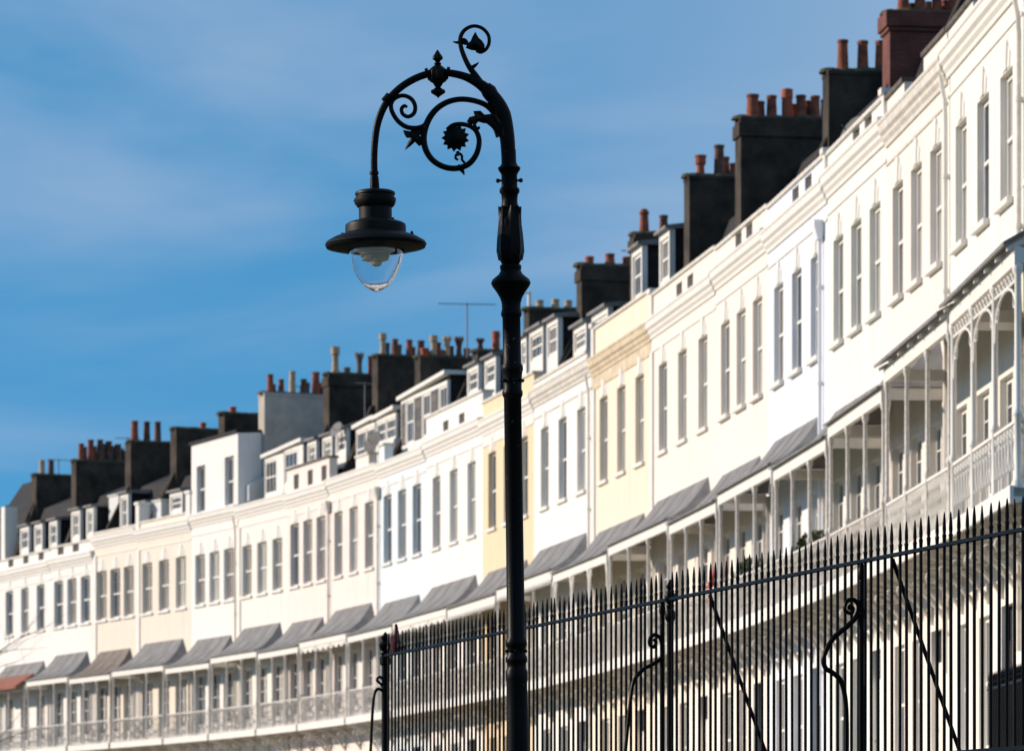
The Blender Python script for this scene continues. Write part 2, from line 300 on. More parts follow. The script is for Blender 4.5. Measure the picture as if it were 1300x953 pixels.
def window(parent, xa, xb, za, zb, y, mat, style='sash', hood=False, sill=True, pane=None):
    """joinery filling one opening; the pane, the sill and the hood are its pieces"""
    w = MB(); t = .075; yb = y+.06
    w.box(xa, xa+t, y, yb, za, zb); w.box(xb-t, xb, y, yb, za, zb); w.box(xa+t, xb-t, y, yb, zb-t, zb); w.box(xa+t, xb-t, y, yb, za, za+t)
    W_ = xb-xa; H = zb-za
    if style == 'sash':
        zm = za+H*.5; w.box(xa+t, xb-t, y-.012, yb, zm-.028, zm+.028)
        cx = (xa+xb)/2; w.box(cx-.014, cx+.014, y+.012, yb-.005, za+t, zm-.028); w.box(cx-.014, cx+.014, y-.004, yb-.005, zm+.028, zb-t)
    elif style == 'georgian':
        zm = za+H*.5; w.box(xa+t, xb-t, y-.012, yb, zm-.025, zm+.025)
        for q in (1, 2):
            cx = xa+W_*q/3; w.box(cx-.011, cx+.011, y+.012, yb-.005, za+t, zm-.025); w.box(cx-.011, cx+.011, y, yb-.005, zm+.025, zb-t)
    elif style == 'french':
        cx = (xa+xb)/2; w.box(cx-.05, cx+.05, y-.01, yb, za+t, zb-t); w.box(xa+t, cx-.05, y+.005, yb-.01, za+t, za+.5); w.box(cx+.05, xb-t, y+.005, yb-.01, za+t, za+.5)
        for q in (.42, .62, .82):
            w.box(xa+t, cx-.05, y+.01, yb-.01, za+H*q-.012, za+H*q+.012); w.box(cx+.05, xb-t, y+.01, yb-.01, za+H*q-.012, za+H*q+.012)
    o = w.build('window', mat, parent)
    p = MB(); p.box(xa+t*.5, xb-t*.5, y+.035, y+.045, za+t*.5, zb-t*.5)
    p.build('pane', pane or random.choice([pane_dark, pane_dark, pane_mid, pane_pale]), o)
    if sill:
        s = MB(); s.box(xa-.07, xb+.07, y-.20, y+.0, za-.09, za-.002); s.build('sill', mat, o)
    if hood:
        q = MB(); cx = (xa+xb)/2; f = y-(.10 if HOUSE_I[0] < 6 else .125)
        q.prism_y([(cx-.09,zb+.02),(cx+.09,zb+.02),(cx+.15,zb+.40),(cx+.10,zb+.45),(cx-.10,zb+.45),(cx-.15,zb+.40)], f-.03, f)
        for sg in (-1, 1):
            q.prism_y([(cx+sg*.13,zb+.02),(cx+sg*.30,zb+.02),(cx+sg*.36,zb+.24),(cx+sg*.19,zb+.36)], f-.015, f-.001)
        q.build('window_hood', white, o)
    return o

def downpipe(parent, x, mat, top=12.35, hop=True, low=3.2):
    m = MB(); m.tube([(x,-.07,Z(low)),(x,-.07,Z(top-.35))], .038, 10)
    z = low+.6
    while z < top-.5: m.tube([(x,-.07,Z(z)),(x,-.07,Z(z+.07))], .05, 10); m.box(x-.09,x+.09,-.03,0,Z(z),Z(z+.05)); z += 1.8
    if hop: m.prism_x([(-.20,Z(top)),(-.20,Z(top-.12)),(-.13,Z(top-.36)),(-.04,Z(top-.36)),(-.001,Z(top-.12)),(-.001,Z(top))], x-.15, x+.15)
    else: m.tube([(x,-.07,Z(top-.36)),(x,-.08,Z(top-.1)),(x,-.12,Z(top+.1)),(x,-.15,Z(top+.3))], .038, 10)
    m.build('downpipe', mat, parent)

LEN = []; HOUSE_I = [0]
def make_house(i, cfg):
    HOUSE_I[0] = i; near = Vector(BND[i]); far = Vector(BND[i+1]); L = (near-far).length; LEN.append(L)
    ang = math.atan2((near-far).y, (near-far).x)
    root = empty('terraced_house', (far.x, far.y, ZT), ang)
    tag(root, cfg['label'], 'house', 'houses of the crescent terrace')
    wm = cfg['mat']; tm = cfg.get('trim', white); cs = cfg.get('cdrop', 0)+[0,-.03,.05,-.04,.03,-.05,.02,.05,-.02,.06,-.05,.04,-.03,.05,0,-.06,.04,-.03,0,.04,0][i]; wh = cfg['wh']; fz = .10 if i < 6 else .125
    xw = [L*.19, L*.5, L*.81]; hw = cfg.get('hw', .53)
    # --- front wall with all its openings
    sec = [(x-hw, x+hw, Z(9.8), Z(9.8+wh)) for x in xw]
    fst = [(x-.56, x+.56, Z(5.0), Z(7.28)) for x in xw]
    gx = [L*.22, L*.52, L*.82]
    grd = [(gx[0]-.5, gx[0]+.5, Z(1.9), Z(3.9)), (gx[1]-.5, gx[1]+.5, Z(1.9), Z(3.9)), (gx[2]-.5, gx[2]+.5, Z(1.35), Z(3.95))]
    w = MB(); wall_holes(w, 0, L, 0, Z(12.62-cs), sec+fst+grd, fz)
    w.quad((0,0,0),(0,9,0),(0,9,Z(13)),(0,0,Z(13))) ; w.quad((L,0,0),(L,9,0),(L,9,Z(13)),(L,0,Z(13))); w.quad((0,9,0),(L,9,0),(L,9,Z(13)),(0,9,Z(13)))
    w.build('wall', wm, root)
    ps = cfg.get('panes')
    for q, h in enumerate(sec): window(root, *h, fz, tm if not cfg.get('yel') else white, cfg.get('ws', 'sash'), True, True, (ps[q] if ps else None))
    for h in fst: window(root, *h, fz, white, 'french', False, False, pane_dark)
    for h in grd[:2]: window(root, *h, fz, white, 'georgian' if i < 7 else 'sash', False, True, random.choice([pane_dark, pane_mid]))
    d = MB(); a, b, z0, z1 = grd[2]
    d.box(a, b, fz+.02, fz+.07, z0, z1-.5)
    for (p0, p1) in ((.06,.35),(.39,.70),(.74,.95)):
        for (s0, s1) in ((.1,.45),(.55,.9)): d.box(a+(b-a)*s0, a+(b-a)*s1, fz+.005, fz+.02, z0+(z1-.5-z0)*p0, z0+(z1-.5-z0)*p1)
    dm = [cablem, slate, white, white][i % 4]
    do = d.build('door', dm, root)
    k_ = MB(); k_.lathe([(0,0),(.03,.01),(.03,.04),(0,.05)], 10, ((a+.12), fz-.03, z0+1.0)); k_.build('handle', tan, do)
    fl = MB(); fl.box(a, b, fz+.03, fz+.04, z1-.5, z1); fl.build('fanlight', pane_dark, root)
    # --- string course, frieze, cornice
    cb = 12.60-cs
    c = MB(); c.box(0, L, -.025, -.001, Z(cb-.36), Z(cb-.31)); 
    prof = [(0,cb-.04),(-.035,cb-.04),(-.04,cb+.03),(-.085,cb+.09),(-.09,cb+.15),(-.14,cb+.20),(-.15,cb+.33),(-.17,cb+.35),(-.175,cb+.40),(-.15,cb+.42),(0,cb+.44),(.3,cb+.44),(.3,cb)]
    c.prism_x([(y,Z(h)) for y,h in prof], 0, L)
    if cfg.get('yel'): c.box(0, L, -.012, -.0005, Z(cb-.31), Z(cb-.02))
    c.build('cornice', cfg.get('cmat', white), root)
    # --- parapet
    pt = cfg.get('ptop'); pb = cb+.44
    if pt:
        for (xa, xb, top) in pt:
            xa *= L; xb *= L; p = MB()
            vw = cfg.get('vw', .36); vents = [(x*L-vw, x*L+vw, Z(pb+.08), Z(pb+.08)+cfg.get('vs', .29)) for x in cfg.get('vents', []) if xa < x*L < xb]
            wall_holes(p, xa, xb, Z(pb)-.01, Z(top-.07), vents, .07)
            p.quad((xa,0,Z(pb)),(xa,.28,Z(pb)),(xa,.28,Z(top-.07)),(xa,0,Z(top-.07))); p.quad((xb,0,Z(pb)),(xb,.28,Z(pb)),(xb,.28,Z(top-.07)),(xb,0,Z(top-.07)))
            p.quad((xa,.28,Z(pb)),(xb,.28,Z(pb)),(xb,.28,Z(top-.07)),(xa,.28,Z(top-.07)))
            po = p.build('parapet', wm, root)
            q = MB(); q.box(xa-.02, xb+.02, -.05, .33, Z(top-.07), Z(top)); q.build('coping', cfg.get('cop', trim), po)
            for v in vents:
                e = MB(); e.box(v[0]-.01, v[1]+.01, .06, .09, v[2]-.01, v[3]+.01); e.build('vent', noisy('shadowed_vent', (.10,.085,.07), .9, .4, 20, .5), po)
    for (x, wd, top) in cfg.get('piers', []):
        q = MB(); q.box(x*L-wd/2, x*L+wd/2, -.06, .36, Z(pb)-.01, Z(top-.1)); q.box(x*L-wd/2-.05, x*L+wd/2+.05, -.11, .41, Z(top-.1), Z(top)); q.build('pier', white, root)
    # --- pilaster strip between houses
    if cfg.get('strip'):
        q = MB(); q.box(.0, .34, -.045, 0, Z(4.7), Z(cb-.37)); q.build('pilaster', white, root)
    # --- roof and party walls
    if not cfg.get('block'):
        rh = cfg.get('ridge', 16.35); mh = cfg.get('mansard', 15.3)
        rf = MB(); prof = [(.5,Z(pb-.1)),(.95,Z(pb+.1)),(1.75,Z(mh)),(4.6,Z(rh)),(8.9,Z(13.2)),(8.9,Z(12.9)),(.5,Z(12.9-cs))]
        rf.prism_x(prof, .17, L-.17); rf.build('roof', slate, root)
        pwl = MB(); pw = [(.42,Z(pb-.1)),(.50,Z(pb+.35)),(1.45,Z(mh+.22)),(4.6,Z(rh+.22)),(9,Z(13.4)),(9,Z(12.9)),(.42,Z(12.9-cs))]
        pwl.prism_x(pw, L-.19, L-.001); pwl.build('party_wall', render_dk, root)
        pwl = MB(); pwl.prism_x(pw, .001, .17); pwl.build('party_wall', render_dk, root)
    # --- chimney
    if i in CH:
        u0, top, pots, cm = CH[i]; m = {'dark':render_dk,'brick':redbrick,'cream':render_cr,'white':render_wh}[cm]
        end = max(p[0] for p in pots)+.75; end = max(end, u0+2.0) if cm != 'white' else u0+1.15
        ch = MB(); xm = L
        if cm == 'dark' and i in (6, 8, 9, 14):
            ch.box(xm-.31, xm+.31, u0, end, Z(13.0-cs), Z(top-.42)); ch.box(xm-.36, xm+.36, u0-.05, end+.05, Z(top-.42), Z(top-.12)); ch.box(xm-.32, xm+.32, u0-.01, end+.01, Z(top-.12), Z(top))
        elif cm == 'brick':
            ch.box(xm-.34, xm+.34, u0, end, Z(13.0), Z(top-.38)); ch.box(xm-.38, xm+.38, u0-.04, end+.04, Z(top-.38), Z(top-.30)); ch.box(xm-.42, xm+.42, u0-.08, end+.08, Z(top-.30), Z(top))
        else:
            ch.box(xm-.31, xm+.31, u0, end, Z(13.0-cs), Z(top-.1)); ch.box(xm-.325, xm+.325, u0-.015, end+.015, Z(top-.1), Z(top))
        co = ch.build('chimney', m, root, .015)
        fm = MB(); n = 14; ln = end-u0
        for q in range(n):       # lumpy mortar bed holding the pots
            y = u0+.08+(ln-.16)*q/(n-1); rr = .2+random.random()*.1
            fm.lathe([(rr,-.02),(rr*.8,.05+.04*random.random()),(rr*.35,.09),(0,.10)], 8, (xm+random.uniform(-.05,.05), y, Z(top)))
        fm.build('flaunching', moss if cm in ('dark','brick') else greyclay, co)
        for (u, pt_, r, sty) in pots:
            o = pot(sty, r, pt_-top, (xm+random.uniform(-.04,.04), u, Z(top)), co)
            if sty == 'k' and i == 12 or sty == 'c' and u < 2.3 and i == 12: o.data.materials[0] = tan
            if sty == 'c' and i == 14: o.data.materials[0] = greyclay
        if i in (4, 6, 7, 12, 13, 15, 19):
            for (u, pt_, r, sty) in pots[:-1]:
                if random.random() < .75: pot(random.choice('rrbg'), r*.8, max(.2, (pt_-top)*random.uniform(.5,.85)), (xm-.17, u+.19, Z(top)), co)
    # --- dormers
    for (xa, xb, top, base) in cfg.get('dormers', []): dormer(root, xa, xb, top, base)
    for pp in cfg.get('pipes', []): downpipe(root, pp[0]*L, pp[1], hop=pp[2], top=12.3-cs)
    veranda(root, L, i, cfg)
    return root, L

def dormer(root, xa, xb, top, base, st='georgian', y=.7, depth=1.9):
    d = MB(); d.box(xa+.08, xb-.08, y+.08, y+depth, Z(base-.6), Z(top-.12)); o = d.build('dormer', slate, root)
    f = MB(); f.box(xa, xa+.12, y-.02, y+.12, Z(base-.6), Z(top-.1)); f.box(xb-.12, xb, y-.02, y+.12, Z(base-.6), Z(top-.1)); f.box(xa+.12, xb-.12, y-.015, y+.12, Z(top-.26), Z(top-.1)); f.box(xa+.12, xb-.12, y-.01, y+.12, Z(base-.6), Z(base-.06))
    f.build('dormer_front', white, o)
    r = MB(); r.prism_x([(y-.14,Z(top-.1)),(y-.14,Z(top-.03)),(y+.3,Z(top+.03)),(y+depth,Z(top+.06)),(y+depth,Z(top-.1))], xa-.08, xb+.08); r.build('dormer_roof', lead, o)
    # joinery stays directly on the house: one window each
    window(root, xa+.12, xb-.12, Z(base-.06), Z(top-.26), y+.03, white, st, False, False, random.choice([pane_dark, pane_mid]))
    return o

OUT = 1.06
def veranda(root, L, i, cfg):
    st = cfg.get('ver', 'board'); am = cfg.get('awn', lead)
    lip = 7.64+cfg.get('lipd', 0)+[0,0,.02,-.07,.05,-.06,.07,-.05,.08,-.08,.03,-.06,.07,-.04,.06,-.08,.05,-.03,.07,-.06,0][i]; e0, e1 = .13, L-.13
    fl = MB(); fl.box(e0, e1, -OUT, 0-.001, Z(4.86), Z(4.97)); fl.build('balcony_floor', noisy('pale_stone', (.42,.38,.32), .9, .4, 3, .4, dark=(.25,.22,.18)), root); fl = MB(); fl.box(e0-.0, e1, -OUT-.05, -OUT, Z(4.78), Z(5.0)); fl.box(e0, e0+.06, -OUT, -.002, Z(4.79), Z(4.86)); fl.box(e1-.06, e1, -OUT, -.002, Z(4.79), Z(4.86))
    fl.build('floor_edge', white, root)
    nb = 6 if i < 8 else 4
    for q in range(nb):          # cast iron scroll brackets under the floor
        x = e0+.15+(e1-e0-.3)*q/(nb-1); b = MB()
        b.tube([(x,-.02,Z(4.1)),(x,-.10,Z(4.22)),(x,-.3,Z(4.45)),(x,-.62,Z(4.68)),(x,-.95,Z(4.76))], [.035,.04,.045,.04,.03], 6)
        b.tube([(x,-.05+.15*math.cos(t*.7)*(1-t*.09)-.2,Z(4.6+.13*math.sin(t*.7)*(1-t*.09))) for t in range(9)], .025, 5)
        b.tube([(x,-.68+.13*math.cos(t*.8)*(1-t*.08),Z(4.52+.12*math.sin(t*.8)*(1-t*.08))) for t in range(9)], .02, 5)
        b.box(x-.025,x+.025,-.97,-.01,Z(4.74),Z(4.858)); b.box(x-.03,x+.03,-.05,-.002,Z(4.05),Z(4.79))
        b.build('bracket', trim if i % 3 else ironw, root)
    # posts
    npost = {'lattice':4,'arch':4}.get(st, cfg.get('np', 4)); pr = .045 if st in ('lattice','arch') else .036
    y = -OUT+.06; xs_ = [e0+.06+(e1-e0-.12)*q/(npost-1) for q in range(npost)]
    for x in xs_:
        p = MB()
        p.lathe([(pr*1.7,0),(pr*1.7,.08),(pr,.12),(pr,.9),(pr*1.5,.93),(pr*1.5,.98),(pr,1.02),(pr*.9,lip-5.35),(pr*1.6,lip-5.28),(pr*1.6,lip-5.2),(pr,lip-5.15),(pr,lip-4.97)], 10, (x, y, Z(4.97)))
        if st == 'arch':
            for sg in (-1, 1):
                if (x+sg*.5 < e0) or (x+sg*.5 > e1): continue
                pts = [(x+sg*(.04+.36*(t/6)**1.8), y, Z(lip-.95+.85*(t/6)**.8)) for t in range(7)]
                p.tube(pts, .022, 6); p.tube([(x+sg*.05,y,Z(lip-.35)),(x+sg*.2,y,Z(lip-.12))], .016, 5)
                p.add([(x+sg*.03,y-.008,Z(lip-.9)),(x+sg*.12,y-.008,Z(lip-.55)),(x+sg*.36,y-.008,Z(lip-.08)),(x+sg*.03,y-.008,Z(lip-.05)),(x+sg*.03,y+.008,Z(lip-.9)),(x+sg*.12,y+.008,Z(lip-.55)),(x+sg*.36,y+.008,Z(lip-.08)),(x+sg*.03,y+.008,Z(lip-.05))], [(0,1,2,3),(7,6,5,4),(0,4,5,1),(1,5,6,2),(2,6,7,3),(3,7,4,0)])
        p.build('veranda_post', white if st in ('arch','lattice') else ironw, root)
    for x in (e0+.06, e1-.06):   # wall posts carrying the end frames
        p = MB(); p.box(x-.03, x+.03, -.07, -.002, Z(4.97), Z(lip-.05)); p.build('wall_post', ironw, root)
    # fascia beam, with end returns to the wall
    f = MB(); f.box(e0, e1, y-.05, y+.03, Z(lip-.24), Z(lip)); f.box(e0, e0+.07, y+.03, -.075, Z(lip-.2), Z(lip-.02)); f.box(e1-.07, e1, y+.03, -.075, Z(lip-.2), Z(lip-.02))
    if st == 'fringe':
        n = int((e1-e0)/.11)
        for q in range(n): 
            x = e0+.05+(e1-e0-.1)*q/(n-1); f.add([(x-.05,y-.055,Z(lip-.24)),(x+.05,y-.055,Z(lip-.24)),(x,y-.055,Z(lip-.40)),(x-.05,y-.045,Z(lip-.24)),(x+.05,y-.045,Z(lip-.24)),(x,y-.045,Z(lip-.40))], [(0,2,1),(3,4,5),(0,3,5,2),(1,2,5,4),(0,1,4,3)])
    if st == 'scallop':
        n = 9
        for q in range(n):
            a = e0+(e1-e0)*q/n; b = e0+(e1-e0)*(q+1)/n; poly = [(a+.005,Z(lip-.24))]+[(a+.005+(b-a-.01)*t/6, Z(lip-.30-.13*abs(math.cos(math.pi*t/6)))) for t in range(7)]+[(b-.005,Z(lip-.24))]
            f.prism_y(poly, y-.02, y+.01)
    fo = f.build('fascia', cfg.get('fasm', white), root)
    if st == 'lattice':
        g = MB(); zt = lip-.26; zb_ = lip-.75
        for q in range(len(xs_)-1):
            a, b = xs_[q]+.05, xs_[q+1]-.05; n = 7; wv = (b-a)/n
            g.box(a, b, y-.015, y+.015, Z(zb_+.32), Z(zb_+.35))
            for t in range(n):
                x = a+wv*t; g.tube([(x,y,Z(zt)),(x+wv,y,Z(zb_+.35))], .012, 5); g.tube([(x+wv,y,Z(zt)),(x,y,Z(zb_+.35))], .012, 5)
            pts = [(a+(b-a)*(.5-.5*math.cos(math.pi*t/10)), y, Z(zb_-.25+.57*math.sin(math.pi*t/10)**.7)) for t in range(11)]
            g.tube(pts, .02, 6)
            for sg, x0 in ((1, a), (-1, b)):
                cxx = x0+sg*.22; g.tube([(cxx+sg*(.16-.011*t)*math.cos(t*.62+2.6), y, Z(zb_+.12+(.16-.011*t)*math.sin(t*.62+2.6))) for t in range(13)], .012, 5)
        g.build('frieze', white, root)
    # awning
    if st in ('flat', 'lattice'):
        a = MB(); tp = lip+.72
        a.prism_x([(-OUT-.14,Z(lip)),(-OUT-.14,Z(lip+.05)),(-.001,Z(tp)),(-.001,Z(tp-.06))], e0-.03, e1+.03); ao = a.build('awning', lead, root)
        for q in range(7):
            ra = MB()
            x = e0+.08+(e1-e0-.16)*q/6; ra.prism_x([(-OUT-.08,Z(lip-.06)),(-OUT-.08,Z(lip-.004)),(-.01,Z(tp-.11)),(-.01,Z(tp-.2))], x-.035, x+.035)
            ra.build('rafter', white, ao)
    else:
        a = MB(); tp = lip+.98; n = 8; ins = .75 if L > 5.5 else .6; rows = []
        for t in range(n+1):
            k = t/n; yy = -OUT-.07+(OUT+.065)*k
            zz = lip+.0+(tp-lip)*(.30*k+.70*k**2.2); rows.append((yy, zz, ins*k**.9))
        vs = []; 
        for (yy, zz, q) in rows: vs += [(e0-.04+q, yy, Z(zz)), (e1+.04-q, yy, Z(zz))]
        m_ = len(vs)
        vs += [(x, yy, zz-.03) for (x, yy, zz) in vs]
        fs = []
        for t in range(n):
            fs.append((2*t, 2*t+1, 2*t+3, 2*t+2)); fs.append((m_+2*t+2, m_+2*t+3, m_+2*t+1, m_+2*t))
            fs.append((2*t, 2*t+2, m_+2*t+2, m_+2*t)); fs.append((2*t+1, m_+2*t+1, m_+2*t+3, 2*t+3))
        fs.append((0, m_, m_+1, 1)); fs.append((2*n, 2*n+1, m_+2*n+1, m_+2*n))
        a.add(vs, fs)
        for sg in (0, 1):        # hipped cheeks from each end line back to the wall
            for t in range(n):
                A = vs[2*t+sg]; B = vs[2*t+2+sg]; xa_ = (e0-.04) if sg == 0 else (e1+.04)
                za_ = lambda p: p[2]
                a.add([A, B, (xa_ if t == 0 else vs[sg][0]-0*t, -.004, vs[sg][2])], [(0,1,2)])
        s_ = a
        for q in range(1, 4):    # low rolls where the lead sheets meet
            k0 = q/4; pts = []
            for (yy, zz, ins_) in rows:
                x0 = e0-.04+ins_; x1 = e1+.04-ins_; pts.append((x0+(x1-x0)*k0, yy, Z(zz)+.006))
            s_.tube(pts, .007, 5)
        ao = a.build('awning', am, root)
    # balustrade: lattice of thin bars, returned at both ends
    b = MB(); z0, z1 = Z(5.06), Z(5.82); b.box(e0+.1, e1-.1, y-.02, y+.02, z1, z1+.04); b.box(e0+.1, e1-.1, y-.015, y+.015, z0-.03, z0)
    pit = .27 if st == 'lattice' else .2; n = int((e1-e0-.2)/pit)
    for q in range(n):
        x = e0+.1+pit*q
        if st == 'lattice':
            b.tube([(x,y,z0),(x,y,z1)], .012, 5)
            b.tube([(x+.135+.10*math.cos(t*math.pi/4), y, (z0+z1)/2+.20*math.sin(t*math.pi/4)) for t in range(9)], .011, 5)
            b.tube([(x+.135+.05*math.cos(t*math.pi/4), y, z1-.08+.05*math.sin(t*math.pi/4)) for t in range(9)], .009, 4)
        else:
            b.tube([(x,y,z0),(x+pit,y,(z0+z1)/2),(x,y,z1)], .009, 4); b.tube([(x+pit,y,z0),(x,y,(z0+z1)/2),(x+pit,y,z1)], .009, 4)
    for x in (e0+.06, e1-.06):
        b.box(x-.015, x+.015, y+.03, -.075, z1, z1+.035)
        for q in range(6): b.tube([(x, y+.08+q*.15, z0),(x, y+.08+q*.15, z1)], .009, 4)
        b.box(x-.012, x+.012, y+.03, -.075, z0-.03, z0)
    b.build('balustrade', white if i < 2 else ironw, root)

cream = stucco('cream', (.82,.76,.69)); offw = stucco('off_white', (.82,.79,.72)); greenw = stucco('pale_green_white', (.79,.79,.73)); bluew = stucco('blue_white', (.76,.79,.84))
pcream = stucco('pale_cream', (.83,.765,.68)); pyel = stucco('primrose', (.82,.72,.58)); yel = stucco('custard_yellow', (.80,.63,.42)); wht = stucco('white', (.83,.81,.77)); pblue = stucco('powder_blue', (.72,.79,.82))
peach = stucco('pale_peach', (.82,.74,.68)); buff = stucco('buff', (.80,.72,.61)); buff2 = stucco('light_buff', (.80,.74,.62))
P, M_, D_ = pane_pale, pane_mid, pane_dark
CFG = {
0: dict(mat=offw, wh=1.9, ver='lattice', lipd=.42, ptop=[(0,1,13.4)], np=4, piers=[(.02,.3,13.5)], label='cream house at the right frame edge, with the ornate lattice cast iron veranda', pipes=[(.03,trim,False)]),
1: dict(mat=offw, wh=1.9, ver='flat', lipd=.36, ptop=[(0,.36,13.42)], cop=stone_m, label='off-white house with a flat raftered veranda roof, first left of the lattice veranda house', pipes=[(.02,white,False)], panes=[P,D_,P]),
2: dict(mat=cream, wh=1.92, ptop=[(.0,.30,13.4),(.62,.98,13.44)], cop=stone_m, cmat=trim, lipd=.08, label='cream house in front of the red brick chimney, with split parapet blocks', panes=[M_,P,P]),
3: dict(mat=greenw, wh=1.92, ptop=[(0,1,13.47)], vents=[.50,.70], piers=[(.985,.2,13.55)], label='pale greenish white house between the blue-white house and the split parapet house', panes=[M_,M_,P]),
4: dict(mat=bluew, wh=1.94, ptop=[(0,1,13.5)], vents=[.48,.69], piers=[(.985,.2,13.56)], label='blue-white painted house with a fat rainwater pipe and hopper at its right side', pipes=[(.93,bluew,True)], panes=[M_,D_,D_]),
5: dict(mat=cream, wh=2.0, ptop=[(0,1,13.55)], vents=[.45,.655], label='cream house with the widest mossy dark chimney at its right and two parapet vents', panes=[M_,P,P]),
6: dict(mat=pcream, wh=2.02, ptop=[(0,1,13.6)], vents=[.45,.62], strip=1, piers=[(.02,.3,13.7)], label='pale cream house right of the primrose house with the stained cornice', panes=[M_,P,P]),
7: dict(mat=pyel, wh=2.08, ver='arch', ptop=[(0,1,13.75)], cmat=noisy('stained_yellow_paint', (.72,.62,.45), .8, .4, 3, .2, streak=.4, dark=(.48,.38,.25)), yel=1, strip=1, dormers=[(1.56,2.86,15.56,14.33),(4.99,6.2,15.45,14.28)], piers=[(.02,.3,13.85)], label='primrose yellow house with stained cornice and arched veranda, two tall dormers on its roof', panes=[M_,P,P]),
8: dict(mat=wht, wh=2.12, ver='fringe', ptop=[(0,.9,13.3)], cmat=trim, mansard=14.7, dormers=[(1.96,3.6,14.58,13.91),(4.3,6.3,14.62,13.9)], pipes=[(.97,white,False)], label='white house with peeling cornice just left of the primrose yellow house', panes=[M_,D_,P]),
9: dict(mat=yel, wh=2.14, ver='fringe', ptop=[(0,.6,13.5),(.75,1,13.6)], yel=1, lipd=.05, dormers=[(1.85,2.67,15.17,14.33),(3.08,4.79,15.21,14.34),(5.29,6.94-.3,15.19,14.2)], label='deep yellow house partly hidden behind the lamp post', panes=[D_,M_,D_]),
10: dict(mat=wht, wh=2.12, ver='scallop', ptop=[(0,1,13.86)], vents=[.36,.64], dormers=[(2.55,3.97,15.14,14.35),(4.77,6.15,15.11,14.33)], label='white house with two dormers and two parapet vents left of the deep yellow house', panes=[M_,P,P]),
11: dict(mat=pblue, wh=2.12, ptop=[(.0,.12,13.6)], mansard=15.3, box='slate', pipes=[(.02,trim,True)], label='powder blue house under a wide slate panelled attic', panes=[D_,M_,D_]),
12: dict(mat=peach, wh=2.1, ver='scallop', ptop=[(.55,.8,13.5)], mansard=15.0, box='white', pipes=[(.02,trim,True)], label='pale peach house with white many-paned attic windows and a satellite dish', panes=[M_,P,M_]),
13: dict(mat=peach, wh=2.12, ptop=[(0,1,13.85)], vents=[.23,.56,.88], vs=.5, vw=.3, cop=stone_m, dormers=[(.18,1.21,14.88,14.1),(1.94,3.03,14.87,14.1),(3.48,4.64,14.92,14.14)], label='pale peach house with three square parapet vents and three dormers', panes=[D_,M_,M_]),
14: dict(mat=offw, wh=1.77, ptop=None, mansard=14.95, box='plain', strip=1, label='off-white house with short upper windows, right of the tall white attic block', panes=[M_,P,M_]),
15: dict(mat=wht, wh=1.8, ptop=None, block=1, pipes=[(.98,pyel,False)], label='white house raised by a tall plain attic block with two windows', panes=[M_,P,M_]),
16: dict(mat=buff, wh=1.86, ptop=[(0,.92,13.25)], mansard=15.0, piers=[(.96,.42,14.0),(.03,.35,14.0)], strip=1, dormers=[(1.63,2.93,14.35,13.62)], label='buff house left of the tall white attic block', panes=[M_,M_,P]),
17: dict(mat=buff, wh=1.87, ptop=[(0,1,13.2)], mansard=15.0, awn=leadb, np=4, strip=1, dormers=[(1.04,1.88,14.72,13.39),(3.2,3.9,14.2,13.39)], label='buff house with the rough brown veranda roof', panes=[M_,D_,M_]),
18: dict(mat=wht, wh=1.8, cdrop=.5, ptop=[(0,1,13.0)], vents=[.24,.59], mansard=15.0, dormers=[(.53,1.53,14.52,13.43),(2.26,3.07,14.5,13.43)], label='white house left of the brown veranda roof, lower cornice and two dormers', panes=[D_,M_,D_]),
19: dict(mat=wht, wh=1.8, cdrop=.5, ptop=[(0,1,12.95)], vents=[.22,.52,.82], mansard=15.1, ver='tilefront', dormers=[(.56,1.76,14.38,13.41),(2.52,3.58,14.36,13.4),(4.53,5.58,14.33,13.32)], label='white house at the left frame edge with three small dormers and rust red veranda canopy', panes=[D_,M_,D_]),
20: dict(mat=wht, wh=1.8, cdrop=.5, ptop=[(0,1,12.95)], mansard=15.2, ridge=16.4, label='last white house at the far left, only its roof end and gable in view'),
}
HOUSES = {}
for i in range(21):
    HOUSES[i] = make_house(i, CFG[i])

